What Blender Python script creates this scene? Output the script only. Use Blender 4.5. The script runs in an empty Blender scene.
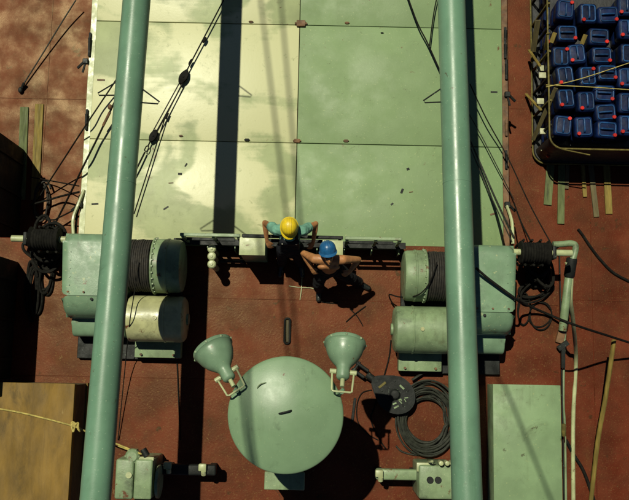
import bpy, bmesh, math, random
from mathutils import Vector, Matrix, Quaternion, noise as mnoise
random.seed(7)
R = math.radians
scn = bpy.context.scene
COL = scn.collection

# ------------------------------------------------------------------ camera
H = 13.0                     # eye height over the deck (up on the mast)
FPX = 812.0                  # focal length in photo pixels (photo 629 wide)
TILT, ROLL = R(7.5), R(1.2)
cF = Vector((0, math.sin(TILT), -math.cos(TILT)))
cU0 = Vector((0, math.cos(TILT), math.sin(TILT)))
cR0 = Vector((1, 0, 0))
cR = cR0*math.cos(ROLL) + cU0*math.sin(ROLL)
cU = cU0*math.cos(ROLL) - cR0*math.sin(ROLL)
cam_d = bpy.data.cameras.new('camera'); cam = bpy.data.objects.new('camera', cam_d)
COL.objects.link(cam); scn.camera = cam
cam_d.sensor_width = 36.0; cam_d.lens = FPX/629*36.0
cam_d.clip_start = 0.05; cam_d.clip_end = 500
m = Matrix((cR, cU, -cF)).transposed().to_4x4(); m.translation = Vector((0, 0, H))
cam.matrix_world = m

# ------------------------------------------------------------------ light
SUNV = Vector((-0.255, 0.345, 1.0)).normalized()     # towards the sun
wd = bpy.data.worlds.new('World'); scn.world = wd; wd.use_nodes = True
nt = wd.node_tree; nt.nodes.clear()
sky = nt.nodes.new('ShaderNodeTexSky'); sky.sky_type = 'NISHITA'; sky.sun_disc = False
sky.sun_elevation = math.asin(SUNV.z); sky.sun_rotation = math.atan2(SUNV.x, SUNV.y) % (2*math.pi)
sky.air_density = 0.35; sky.dust_density = 0.1; sky.ozone_density = 1.0
bg = nt.nodes.new('ShaderNodeBackground'); bg.inputs[1].default_value = 0.05
wo = nt.nodes.new('ShaderNodeOutputWorld')
nt.links.new(sky.outputs[0], bg.inputs[0]); nt.links.new(bg.outputs[0], wo.inputs[0])
sd = bpy.data.lights.new('sun', 'SUN'); sd.energy = 5.0; sd.angle = R(0.5); sd.color = (1.0, 0.97, 0.76)
so = bpy.data.objects.new('sun', sd); COL.objects.link(so)
so.rotation_euler = (-SUNV).to_track_quat('-Z', 'Y').to_euler(); so.location = SUNV*40

scn.view_settings.view_transform = 'Standard'; scn.view_settings.look = 'None'
scn.view_settings.gamma = 1.0; scn.view_settings.use_curve_mapping = False
scn.view_settings.exposure = -0.1
scn.cycles.use_denoising = True
scn.cycles.max_bounces = 6

# ------------------------------------------------------------------ survey: photo point -> place at a known height
def W(x, y, z=0.0):
    u, v = x-314.5, 250.0-y
    d = cR*u + cU*v + cF*FPX
    s = (z-H)/d.z
    return Vector((0, 0, H)) + d*s

# ------------------------------------------------------------------ materials
MATS = {}
def mat(name, base, rough=0.5, var=0.18, vscale=2.5, rust=0.0, rustcol=(0.10, 0.035, 0.012), rscale=3.0,
        bump=0.15, bscale=40, metal=0.0, speck=0.0, speckcol=(0.5, 0.45, 0.3), spscale=60, rvar=0.12,
        grime=0.0, grimecol=(0.02, 0.02, 0.015), gscale=1.2, spec=0.5, stretch=(1, 1, 1), coat=0.0, streak=0.0, streakcol=(0.05, 0.03, 0.012), stdir=(9, 0.7, 9),
        scratch=0.0, scratchcol=(0.4, 0.42, 0.25), orand=0.0, dent=0.0, dscale=1.6, speckmax=0.75, stint=(1, 1, 1)):
    M = bpy.data.materials.new(name); M.use_nodes = True
    n = M.node_tree; N = n.nodes; L = n.links
    P = N['Principled BSDF']
    tc = N.new('ShaderNodeTexCoord'); mp = N.new('ShaderNodeMapping')
    oi = N.new('ShaderNodeObjectInfo')
    mp.inputs['Scale'].default_value = stretch
    L.new(tc.outputs['Object'], mp.inputs[0])
    sc_ = N.new('ShaderNodeVectorMath'); sc_.operation = 'SCALE'; sc_.inputs['Scale'].default_value = 9.0
    cmb = N.new('ShaderNodeCombineXYZ')
    for i in range(3): L.new(oi.outputs['Random'], cmb.inputs[i])
    L.new(cmb.outputs[0], sc_.inputs[0]); L.new(sc_.outputs[0], mp.inputs['Location'])
    vec = mp.outputs[0]
    def noi(s, det=4, ro=0.6, dist=0.0):
        t = N.new('ShaderNodeTexNoise'); t.inputs['Scale'].default_value = s; t.inputs['Detail'].default_value = det
        t.inputs['Roughness'].default_value = ro; t.inputs['Distortion'].default_value = dist
        L.new(vec, t.inputs['Vector']); return t.outputs['Fac']
    def ramp(f, a, b, lo=0.0, hi=1.0):
        r = N.new('ShaderNodeMapRange'); r.inputs[1].default_value = a; r.inputs[2].default_value = b
        r.inputs[3].default_value = lo; r.inputs[4].default_value = hi; r.interpolation_type = 'SMOOTHSTEP'
        L.new(f, r.inputs[0]); return r.outputs[0]
    def mix(f, a, b):
        x = N.new('ShaderNodeMix'); x.data_type = 'RGBA'
        if hasattr(f, 'links'): L.new(f, x.inputs[0])
        else: x.inputs[0].default_value = f
        for s, i in ((a, 6), (b, 7)):
            if hasattr(s, 'links'): L.new(s, x.inputs[i])
            else: x.inputs[i].default_value = (*s, 1)
        return x.outputs[2]
    lo = tuple(c*(1-var) for c in base); hi = tuple(min(1, c*(1+var)) for c in base)
    col = mix(ramp(noi(vscale, 6), 0.3, 0.7), lo, hi)
    if grime > 0: col = mix(ramp(noi(gscale, 8, 0.7, 0.4), 0.62-0.22*grime, 0.80-0.12*grime, 0, min(0.9, 0.4+grime*0.5)), col, grimecol)
    if speck > 0: col = mix(ramp(noi(spscale, 2, 0.5), 0.72-0.12*speck, 0.78-0.08*speck, 0, speckmax), col, speckcol)
    if rust > 0: col = mix(ramp(noi(rscale, 10, 0.72, 0.3), 0.66-0.16*rust, 0.72-0.14*rust), col, rustcol)
    if streak > 0 or scratch > 0:
        m2 = N.new('ShaderNodeMapping'); m2.inputs['Scale'].default_value = stdir; L.new(vec, m2.inputs[0])
        def noi2(sc2, det, ro=0.6):
            t = N.new('ShaderNodeTexNoise'); t.inputs['Scale'].default_value = sc2; t.inputs['Detail'].default_value = det; t.inputs['Roughness'].default_value = ro
            L.new(m2.outputs[0], t.inputs['Vector']); return t.outputs['Fac']
        if streak > 0:
            ml = N.new('ShaderNodeMath'); ml.operation = 'MULTIPLY'
            L.new(ramp(noi2(1.0, 6), 0.50, 0.72), ml.inputs[0]); L.new(ramp(noi(1.1, 4), 0.42, 0.68, 0, streak), ml.inputs[1])
            col = mix(ml.outputs[0], col, streakcol)
        if scratch > 0:
            sb_ = N.new('ShaderNodeMath'); sb_.operation = 'SUBTRACT'; L.new(noi(2.6, 3, 0.5, 1.5), sb_.inputs[0]); sb_.inputs[1].default_value = 0.5
            ab = N.new('ShaderNodeMath'); ab.operation = 'ABSOLUTE'; L.new(sb_.outputs[0], ab.inputs[0])
            ml = N.new('ShaderNodeMath'); ml.operation = 'MULTIPLY'
            L.new(ramp(ab.outputs[0], 0.0, 0.004, 1, 0), ml.inputs[0]); L.new(ramp(noi(3.7, 5, 0.7), 0.52, 0.62, 0, scratch), ml.inputs[1])
            col = mix(ml.outputs[0], col, scratchcol)
    if orand > 0:
        rm = N.new('ShaderNodeMapRange'); rm.inputs[3].default_value = 1-orand; rm.inputs[4].default_value = 1+orand; L.new(oi.outputs['Random'], rm.inputs[0])
        vm = N.new('ShaderNodeVectorMath'); vm.operation = 'SCALE'; L.new(col, vm.inputs[0]); L.new(rm.outputs[0], vm.inputs['Scale']); col = vm.outputs[0]
    L.new(col, P.inputs['Base Color'])
    L.new(ramp(noi(vscale*1.7, 5), 0.3, 0.7, max(0.05, rough-rvar), min(1, rough+rvar)), P.inputs['Roughness'])
    P.inputs['Metallic'].default_value = metal
    P.inputs['Specular IOR Level'].default_value = spec; P.inputs['Specular Tint'].default_value = (*stint, 1)
    P.inputs['Coat Weight'].default_value = coat
    if bump > 0:
        b = N.new('ShaderNodeBump'); b.inputs['Strength'].default_value = bump; b.inputs['Distance'].default_value = 0.01
        L.new(noi(bscale, 5, 0.65), b.inputs['Height'])
        if dent > 0:
            b2 = N.new('ShaderNodeBump'); b2.inputs['Strength'].default_value = dent; b2.inputs['Distance'].default_value = 0.05
            L.new(noi(dscale, 2, 0.4), b2.inputs['Height']); L.new(b2.outputs[0], b.inputs['Normal'])
        L.new(b.outputs[0], P.inputs['Normal'])
    MATS[name] = M
    return M

G = (0.145, 0.30, 0.185)
mat('boom_paint', (0.108, 0.205, 0.132), 0.36, 0.12, 1.4, rust=0.16, rscale=8, rustcol=(0.07, 0.06, 0.03), bump=0.08, bscale=60, rvar=0.09, speck=0.35, speckcol=(0.30, 0.40, 0.27), spscale=45, spec=0.42, grime=0.2, gscale=3, grimecol=(0.05, 0.10, 0.06), streak=0.45, streakcol=(0.055, 0.10, 0.06), stdir=(7, 0.6, 7), dent=0.06)
mat('green_paint', (0.140, 0.222, 0.138), 0.42, 0.14, 3, rust=0.28, rscale=5, bump=0.1, speck=0.3, speckcol=(0.36, 0.42, 0.22), grime=0.3, spec=0.4, streak=0.4, streakcol=(0.05, 0.07, 0.035), dent=0.08)
mat('case_paint', (0.135, 0.218, 0.132), 0.40, 0.14, 3, rust=0.32, rscale=5, bump=0.12, speck=0.6, spscale=15, speckcol=(0.30, 0.34, 0.18), grime=0.35, gscale=2.5, spec=0.4, streak=0.5, streakcol=(0.05, 0.06, 0.03), scratch=0.7, dent=0.12)
mat('green_worn', (0.165, 0.228, 0.122), 0.45, 0.22, 3, rust=0.42, rscale=4.5, bump=0.15, grime=0.5, gscale=2.4, speck=0.35, speckcol=(0.42, 0.42, 0.24), spec=0.4, streak=0.5, scratch=0.5, dent=0.1)
mat('cream_worn', (0.34, 0.34, 0.17), 0.38, 0.25, 3, rust=0.45, rscale=5, bump=0.15, grime=0.5, gscale=3)
mat('pale_paint', (0.33, 0.36, 0.19), 0.42, 0.18, 4, rust=0.4, rscale=6, bump=0.12, grime=0.3)
mat('hatch_matte', (0.156, 0.230, 0.102), 0.58, 0.08, 1.1, rust=0.17, rscale=3.3, bump=0.14, bscale=30, grime=0.22, gscale=1.9, grimecol=(0.09, 0.14, 0.055), speck=0.5, spscale=30, speckcol=(0.27, 0.33, 0.15), rvar=0.1, spec=0.38, streak=0.35, streakcol=(0.10, 0.14, 0.06), stdir=(3.5, 0.8, 3), scratch=0.8, scratchcol=(0.06, 0.07, 0.03), dent=0.05, dscale=0.9)
mat('hatch_glint_worn', (0.265, 0.305, 0.145), 0.40, 0.16, 1.1, rust=0.18, rscale=4, bump=0.14, bscale=22, grime=0.25, gscale=2.2, grimecol=(0.11, 0.14, 0.05), rvar=0.16, spec=0.5, streak=0.4, streakcol=(0.16, 0.17, 0.07), stdir=(3, 0.9, 3), scratch=0.6, scratchcol=(0.08, 0.07, 0.03), dent=0.06, dscale=0.9)  # left cover: some wear, base paled to carry the sun glint in its colour
mat('deck_paint', (0.080, 0.0150, 0.0070), 0.48, 0.34, 1.3, rust=0.40, rscale=4, rustcol=(0.036, 0.014, 0.006), bump=0.28, bscale=30, speck=0.95, speckcol=(0.155, 0.088, 0.030), spscale=42, speckmax=0.45, grime=0.38, gscale=1.1, grimecol=(0.026, 0.012, 0.006), rvar=0.13, spec=0.25, stint=(1.0, 0.78, 0.45), streak=0.35, streakcol=(0.12, 0.050, 0.016), stdir=(2.2, 1.6, 2), scratch=0.8, scratchcol=(0.16, 0.10, 0.04), dent=0.05, dscale=1.0)
mat('vent_paint', (0.150, 0.232, 0.132), 0.38, 0.08, 2, rust=0.12, rscale=7, bump=0.06, grime=0.22, gscale=3, speck=0.35, speckcol=(0.3, 0.36, 0.19), spec=0.42, rvar=0.07, scratch=0.4, scratchcol=(0.06, 0.08, 0.04), dent=0.10, dscale=2.2, streak=0.3, streakcol=(0.08, 0.11, 0.055))
mat('locker_lid', (0.165, 0.245, 0.125), 0.55, 0.15, 1.6, rust=0.3, rscale=4.2, rustcol=(0.06, 0.07, 0.03), bump=0.14, grime=0.5, gscale=2.1, grimecol=(0.06, 0.085, 0.035), speck=0.4, spscale=30, speckcol=(0.26, 0.31, 0.14), spec=0.35, streak=0.4, streakcol=(0.08, 0.10, 0.04), scratch=0.5, scratchcol=(0.07, 0.08, 0.03), dent=0.06)
mat('rust_steel', (0.11, 0.055, 0.022), 0.7, 0.5, 5, bump=0.3, rust=0.4)
mat('black_steel', (0.007, 0.0085, 0.0075), 0.6, 0.4, 5, bump=0.25, speck=0.3, speckcol=(0.09, 0.12, 0.09), spscale=18, spec=0.25)
mat('tackle_black', (0.008, 0.008, 0.007), 0.85, 0.4, 6, bump=0.2, spec=0.1)
mat('rope_black', (0.007, 0.0065, 0.005), 0.85, 0.5, 12, bump=0.5, bscale=90, spec=0.15)
mat('rope_brown', (0.015, 0.012, 0.008), 0.8, 0.5, 12, bump=0.5, bscale=90)
mat('wire_grey', (0.018, 0.020, 0.014), 0.65, 0.5, 12, bump=0.5, bscale=90, spec=0.3)
mat('rope_yellow', (0.36, 0.29, 0.075), 0.75, 0.3, 12, bump=0.5, bscale=90)
mat('wood_yellow', (0.165, 0.098, 0.020), 0.62, 0.3, 1.6, bump=0.25, bscale=14, grime=0.6, gscale=1.5, grimecol=(0.04, 0.028, 0.009), stretch=(2.2, 0.7, 1), spec=0.2, streak=0.6, streakcol=(0.07, 0.04, 0.01), stdir=(9, 0.5, 9), scratch=0.5, scratchcol=(0.3, 0.22, 0.08))
mat('wood_plank', (0.17, 0.125, 0.03), 0.7, 0.3, 5, bump=0.3, bscale=18, grime=0.5, gscale=3, grimecol=(0.04, 0.03, 0.01), stretch=(4, 0.5, 1), spec=0.2)
mat('wood_green', (0.095, 0.115, 0.045), 0.7, 0.3, 5, bump=0.3, bscale=18, grime=0.55, gscale=3, stretch=(4, 0.5, 1), spec=0.2)
mat('wood_dark', (0.085, 0.068, 0.026), 0.75, 0.3, 5, bump=0.3, bscale=18, grime=0.4, gscale=3, stretch=(4, 0.5, 1))
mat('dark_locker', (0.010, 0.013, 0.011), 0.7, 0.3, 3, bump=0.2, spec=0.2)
mat('tarp', (0.008, 0.009, 0.011), 0.6, 0.4, 6, bump=0.5, bscale=12)
mat('yellow_trim', (0.11, 0.09, 0.024), 0.7, 0.4, 8, bump=0.2, grime=0.5, gscale=6, spec=0.2)
mat('blue_plastic', (0.0016, 0.007, 0.036), 0.5, 0.35, 7, bump=0.1, grime=0.35, gscale=5, spec=0.2, orand=0.45, scratch=0.3, scratchcol=(0.03, 0.06, 0.12), dent=0.25, dscale=5)
mat('blue_ridge', (0.008, 0.042, 0.125), 0.45, 0.3, 9, bump=0.05, spec=0.25, orand=0.4, grime=0.3, gscale=6)
mat('red_plastic', (0.40, 0.014, 0.009), 0.5, 0.12, 7, bump=0.05, orand=0.25, spec=0.25)
mat('white_plastic', (0.36, 0.36, 0.22), 0.5, 0.2, 7, bump=0.1, grime=0.3, gscale=6)
mat('skin', (0.33, 0.145, 0.055), 0.5, 0.22, 14, bump=0.15, bscale=70, grime=0.25, gscale=8, grimecol=(0.16, 0.06, 0.025), spec=0.4)
mat('hair', (0.02, 0.012, 0.007), 0.6, 0.3, 30, bump=0.5, bscale=120)
mat('shirt_teal', (0.12, 0.27, 0.20), 0.88, 0.22, 9, bump=0.4, bscale=40, grime=0.35, gscale=6, grimecol=(0.05, 0.11, 0.08), spec=0.2)
mat('overall_navy', (0.006, 0.007, 0.010), 0.9, 0.25, 9, bump=0.3, bscale=50, spec=0.2)
mat('trouser_black', (0.006, 0.006, 0.007), 0.9, 0.25, 9, bump=0.3, bscale=50, spec=0.2)
mat('helmet_yellow', (0.60, 0.43, 0.010), 0.40, 0.12, 12, bump=0.08, grime=0.35, gscale=12, grimecol=(0.3, 0.2, 0.02), scratch=0.6, scratchcol=(0.25, 0.18, 0.03), rvar=0.15)
mat('helmet_blue', (0.010, 0.080, 0.20), 0.40, 0.2, 12, bump=0.08, grime=0.35, gscale=12, scratch=0.6, scratchcol=(0.1, 0.2, 0.3), rvar=0.15)
mat('boot', (0.012, 0.014, 0.012), 0.32, 0.3, 9, bump=0.2)
mat('metal_bright', (0.5, 0.5, 0.42), 0.35, 0.2, 9, metal=0.8)

def glint_patches():
    """worn paint with sun glint painted in as broad pale, smoother swathes"""
    M = MATS['hatch_glint_worn']; n = M.node_tree; N = n.nodes; L = n.links; P = N['Principled BSDF']
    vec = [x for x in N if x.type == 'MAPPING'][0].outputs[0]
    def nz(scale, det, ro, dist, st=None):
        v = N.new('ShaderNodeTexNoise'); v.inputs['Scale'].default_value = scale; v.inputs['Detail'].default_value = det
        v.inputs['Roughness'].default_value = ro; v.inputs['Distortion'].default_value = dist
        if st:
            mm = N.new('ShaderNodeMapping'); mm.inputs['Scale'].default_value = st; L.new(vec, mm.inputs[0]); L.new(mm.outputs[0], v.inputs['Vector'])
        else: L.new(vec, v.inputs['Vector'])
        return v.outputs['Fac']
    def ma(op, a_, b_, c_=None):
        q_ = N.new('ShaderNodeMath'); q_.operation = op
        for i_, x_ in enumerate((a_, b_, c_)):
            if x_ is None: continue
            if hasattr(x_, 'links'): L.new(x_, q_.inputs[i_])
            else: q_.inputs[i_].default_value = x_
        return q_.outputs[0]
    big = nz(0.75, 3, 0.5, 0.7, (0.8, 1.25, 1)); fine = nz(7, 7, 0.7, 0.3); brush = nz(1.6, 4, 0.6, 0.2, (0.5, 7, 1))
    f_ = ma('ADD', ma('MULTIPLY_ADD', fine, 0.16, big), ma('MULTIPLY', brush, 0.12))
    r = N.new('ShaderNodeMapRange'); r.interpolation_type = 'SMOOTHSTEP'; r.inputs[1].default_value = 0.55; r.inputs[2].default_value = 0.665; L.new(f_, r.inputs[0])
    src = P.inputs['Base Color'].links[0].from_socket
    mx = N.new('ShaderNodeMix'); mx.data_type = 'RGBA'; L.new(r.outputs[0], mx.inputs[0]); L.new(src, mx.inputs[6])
    mx.inputs[7].default_value = (0.48, 0.48, 0.27, 1)  # cream of the sun glint, painted into the patches
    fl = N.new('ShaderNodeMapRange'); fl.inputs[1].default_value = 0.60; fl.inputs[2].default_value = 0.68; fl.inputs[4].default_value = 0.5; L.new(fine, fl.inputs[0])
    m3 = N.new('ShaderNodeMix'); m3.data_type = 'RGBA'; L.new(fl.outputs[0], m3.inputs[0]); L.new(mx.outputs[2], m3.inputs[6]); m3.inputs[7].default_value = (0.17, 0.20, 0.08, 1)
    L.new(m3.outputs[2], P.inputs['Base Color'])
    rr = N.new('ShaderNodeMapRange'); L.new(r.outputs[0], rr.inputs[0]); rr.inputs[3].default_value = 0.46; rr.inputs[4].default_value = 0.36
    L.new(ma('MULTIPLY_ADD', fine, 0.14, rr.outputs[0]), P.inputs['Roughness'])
glint_patches()

# ------------------------------------------------------------------ mesh helpers (world coordinates, shifted to the parent on build)
def org(o):
    v = Vector((0, 0, 0))
    while o is not None:
        v = v + o.location; o = o.parent
    return v
class MB:
    def __init__(s): s.bm = bmesh.new()
    def _xf(s, verts, mtx):
        for v in verts: v.co = mtx @ v.co
    def box(s, lo, hi, bev=0.0, seg=2, mtx=None):
        lo, hi = Vector(lo), Vector(hi)
        r = bmesh.ops.create_cube(s.bm, size=1.0); vs = r['verts']
        c = (lo+hi)/2; d = hi-lo
        for v in vs: v.co = Vector((v.co.x*d.x, v.co.y*d.y, v.co.z*d.z)) + c
        if bev > 0:
            es = list({e for v in vs for e in v.link_edges})
            q = bmesh.ops.bevel(s.bm, geom=es, offset=min(bev, min(abs(x) for x in d)*0.49), segments=seg, profile=0.5, affect='EDGES')
            vs = list({v for f in q['faces'] for v in f.verts} | {v for v in vs if v.is_valid})
        if mtx is not None: s._xf([v for v in vs if v.is_valid], mtx)
        return s
    def obox(s, a, b, w, h, bev=0.004, up=Vector((0, 0, 1))):
        """plank-like box from a to b, width w, thickness h"""
        a, b = Vector(a), Vector(b); d = b-a; L = d.length; x = d.normalized()
        y = up.cross(x)
        if y.length < 1e-4: y = Vector((1, 0, 0)).cross(x)
        y.normalize(); z = x.cross(y)
        mtx = Matrix((x, y, z)).transposed().to_4x4(); mtx.translation = (a+b)/2
        return s.box((-L/2, -w/2, -h/2), (L/2, w/2, h/2), bev, 1, mtx)
    def tube(s, pts, r, seg=8, closed=False, caps=True, radii=None):
        pts = [Vector(p) for p in pts]; n = len(pts); rings = []
        nrm = None
        for i, p in enumerate(pts):
            if closed: t = pts[(i+1) % n]-pts[i-1]
            else: t = pts[min(i+1, n-1)]-pts[max(i-1, 0)]
            if t.length < 1e-9: t = Vector((0, 0, 1))
            t.normalize()
            if nrm is None:
                nrm = t.cross(Vector((0, 0, 1)))
                if nrm.length < 1e-3: nrm = t.cross(Vector((0, 1, 0)))
            nrm = (nrm - t*nrm.dot(t))
            if nrm.length < 1e-6: nrm = t.orthogonal()
            nrm.normalize(); bi = t.cross(nrm)
            rr = radii[i] if radii else r
            rings.append([s.bm.verts.new(p + (nrm*math.cos(2*math.pi*k/seg) + bi*math.sin(2*math.pi*k/seg))*rr) for k in range(seg)])
        rng = range(n) if closed else range(n-1)
        for i in rng:
            a, b = rings[i], rings[(i+1) % n]
            for k in range(seg):
                s.bm.faces.new((a[k], a[(k+1) % seg], b[(k+1) % seg], b[k]))
        if caps and not closed:
            s.bm.faces.new(rings[0][::-1]); s.bm.faces.new(rings[-1])
        return s
    def cyl(s, a, b, r, r2=None, seg=20, bev=0.0):
        a, b = Vector(a), Vector(b)
        r2 = r if r2 is None else r2
        if bev > 0:
            d = (b-a).normalized()
            return s.tube([a, a+d*bev*0.3, a+d*bev, b-d*bev, b-d*bev*0.3, b], 1, seg, radii=[r-bev, r-bev*0.3, r, r2, r2-bev*0.3, r2-bev])
        return s.tube([a, b], 1, seg, radii=[r, r2])
    def lathe(s, prof, base, axis=(0, 0, 1), seg=32):
        """prof: (radius, along) pairs"""
        ax = Vector(axis).normalized(); x = ax.orthogonal().normalized(); y = ax.cross(x); base = Vector(base)
        rings = []
        for r, h in prof:
            if r < 1e-6: rings.append([s.bm.verts.new(base+ax*h)])
            else: rings.append([s.bm.verts.new(base+ax*h+(x*math.cos(2*math.pi*k/seg)+y*math.sin(2*math.pi*k/seg))*r) for k in range(seg)])
        for a, b in zip(rings, rings[1:]):
            for k in range(seg):
                k2 = (k+1) % seg
                if len(a) == 1 and len(b) == 1: continue
                if len(a) == 1: s.bm.faces.new((a[0], b[k2], b[k]))
                elif len(b) == 1: s.bm.faces.new((a[k], a[k2], b[0]))
                else: s.bm.faces.new((a[k], a[k2], b[k2], b[k]))
        return s
    def ell(s, c, r, seg=20, rings=12, mtx=None):
        q = bmesh.ops.create_uvsphere(s.bm, u_segments=seg, v_segments=rings, radius=1.0)
        c = Vector(c)
        for v in q['verts']:
            p = Vector((v.co.x*r[0], v.co.y*r[1], v.co.z*r[2]))
            if mtx is not None: p = mtx @ p
            v.co = p + c
        return s
    def prism(s, prof, x0, x1):
        """prof (y,z) loop extruded along x"""
        a = [s.bm.verts.new((x0, y, z)) for y, z in prof]; b = [s.bm.verts.new((x1, y, z)) for y, z in prof]
        n = len(prof); fs = []
        for k in range(n): fs.append(s.bm.faces.new((a[k], a[(k+1) % n], b[(k+1) % n], b[k])))
        fa = s.bm.faces.new(a[::-1]); fb = s.bm.faces.new(b)
        s.last_caps = (fa, fb); return s
    def mesh(s, name, shift=Vector((0, 0, 0)), smooth=35):
        bmesh.ops.recalc_face_normals(s.bm, faces=s.bm.faces)
        for v in s.bm.verts: v.co -= shift
        me = bpy.data.meshes.new(name); s.bm.to_mesh(me); s.bm.free()
        if smooth:
            me.polygons.foreach_set('use_smooth', [True]*len(me.polygons))
            me.set_sharp_from_angle(angle=R(smooth))
        return me
    def build(s, name, m, parent=None, base=None, smooth=35):
        sh = org(parent) if parent is not None else (Vector(base) if base is not None else Vector((0, 0, 0)))
        me = s.mesh(name, sh, smooth)
        o = bpy.data.objects.new(name, me); COL.objects.link(o)
        me.materials.append(MATS[m])
        if parent is not None: o.parent = parent
        else: o.location = sh
        return o
def thing(name, label, cat, loc=(0, 0, 0), group=None):
    o = bpy.data.objects.new(name, None); COL.objects.link(o); o.location = Vector(loc); o.empty_display_size = 0.1
    return tag(o, label, cat, group)
def tag(o, label, cat, group=None):
    o['label'] = label; o['category'] = cat
    if group: o['group'] = group
    return o
def spline(pts, n=10, closed=False):
    pts = [Vector(p) for p in pts]; out = []; N = len(pts)
    rng = range(N) if closed else range(N-1)
    for i in rng:
        if closed: p0, p1, p2, p3 = pts[i-1], pts[i], pts[(i+1) % N], pts[(i+2) % N]
        else: p0, p1, p2, p3 = pts[max(i-1, 0)], pts[i], pts[i+1], pts[min(i+2, N-1)]
        for k in range(n):
            t = k/n
            out.append(0.5*((2*p1)+(p2-p0)*t+(2*p0-5*p1+4*p2-p3)*t*t+(3*p1-p0-3*p2+p3)*t**3))
    if not closed: out.append(pts[-1])
    return out
def rope(name, pts, r, m, label, cat, group=None, parent=None, n=8, seg=6, closed=False):
    b = MB().tube(spline(pts, n, closed), r, seg, closed)
    o = b.build(name, m, parent, base=None if parent else Vector(pts[0]))
    if parent is None: tag(o, label, cat, group)
    return o
ZM = -2.0                     # main deck; the winch platform is z = 0
def px(z): return (H-z)/FPX          # metres per photo pixel near a height

# ================================================================== THE SETTING
b = MB(); b.box((-25, -25, ZM-0.3), (25, 25, ZM)); deck = b.build('deck', 'deck_paint'); deck['kind'] = 'structure'
for x0 in (40, 590):
    p = W(x0, 200, ZM); MB().tube([(p.x, -24, ZM+0.0005), (p.x, 24, ZM+0.0005)], 0.008, 6).build('weld_seam', 'deck_paint', deck)
for y0 in (110, 300):
    p = W(580, y0, ZM); MB().tube([(-24, p.y, ZM+0.0005), (24, p.y, ZM+0.0005)], 0.008, 6).build('weld_seam', 'deck_paint', deck)
yP = W(300, 243.5, 0).y; xPl, xPr = W(-40, 300).x, W(561.5, 400).x; yPn = -9.0
b = MB(); b.box((xPl, yPn, ZM+0.002), (xPr, yP, 0.0), 0.01, 1); plat = b.build('winch_platform', 'deck_paint', base=(0, 0, ZM+0.002)); plat['kind'] = 'structure'
for y0 in (381, 300, 540):
    p = W(300, y0); MB().tube([(xPl+0.02, p.y, 0.0005), (xPr-0.02, p.y, 0.0005)], 0.006, 6).build('weld_seam', 'deck_paint', plat)
MB().obox((xPr+0.012, yPn, -0.03), (xPr+0.012, yP, -0.03), 0.02, 0.08).build('edge_strip', 'black_steel', plat)

# ================================================================== CARGO HATCH
ZH = -1.1
yE = yP + 0.03                               # near end, under the platform edge
xL, xM, xR = W(89, 145, ZH).x, W(297, 140, ZH).x, W(503, 145, ZH).x
yS1, yS2 = W(297, 143, ZH).y, W(300, 25, ZH).y
yFar = yS2 + 2.2
hatch = thing('cargo_hatch', 'large steel cargo hatch with pale green covers, left half worn with cream glint painted in', 'hatch', ((xL+xR)/2, yE, ZM))
b = MB()
wl, wr = xL-0.10, xR+0.10
for lo, hi in (((wl+0.02, yE+0.03, ZM), (wr-0.02, yE+0.09, ZH-0.11)), ((wl+0.02, yE+0.09, ZM), (wl+0.08, yFar-0.1, ZH-0.11)), ((wr-0.08, yE+0.09, ZM), (wr-0.02, yFar-0.1, ZH-0.11))):
    b.box(lo, hi, 0.006, 1)
b.build('coaming', 'green_worn', hatch)
MB().box((wl-0.02, yE+0.10, ZH-0.108), (xL-0.012, yFar, ZH-0.08), 0.006, 1).build('coaming_flange', 'pale_paint', hatch)
MB().box((xR+0.012, yE+0.10, ZH-0.108), (wr+0.02, yFar, ZH-0.08), 0.006, 1).build('coaming_flange', 'rust_steel', hatch)
MB().box((wl-0.02, yE+0.012, ZH-0.105), (wr+0.02, yE+0.098, ZH-0.075), 0.006, 1).build('coaming_flange', 'green_worn', hatch)
ys = [yE, yS1, yS2, yFar]
for ci, (x0, x1, mm) in enumerate(((xL, xM, 'hatch_glint_worn'), (xM, xR, 'hatch_matte'))):
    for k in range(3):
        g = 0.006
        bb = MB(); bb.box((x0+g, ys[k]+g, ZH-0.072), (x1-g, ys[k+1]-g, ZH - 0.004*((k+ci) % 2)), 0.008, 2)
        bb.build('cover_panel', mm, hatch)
MB().box((xM-0.02, yE+0.02, ZH-0.073), (xM+0.02, yFar, ZH-0.05)).build('centre_beam', 'rust_steel', hatch)
# lifting lugs and hinges on the covers
for (x, y, s, mm) in ((301, 24, 1.6, 'rust_steel'), (297, 141, 1.0, 'rust_steel'), (347, 23, 0.6, 'rust_steel'), (346, 141, 0.7, 'rust_steel'),
                  (247, 140, 0.7, 'black_steel'), (251, 22, 0.6, 'rust_steel'), (382, 33, .4, 'black_steel'), (181, 136, .5, 'rust_steel')):
    p = W(x, y, ZH); q = MB()
    q.box((p.x-0.05*s, p.y-0.035*s, ZH-0.01), (p.x+0.05*s, p.y+0.035*s, ZH+0.03*s), 0.006, 1)
    q.cyl((p.x-0.07*s, p.y, ZH+0.022), (p.x+0.07*s, p.y, ZH+0.022), 0.014*s, seg=10)
    q.build('lug', mm, hatch)
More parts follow.
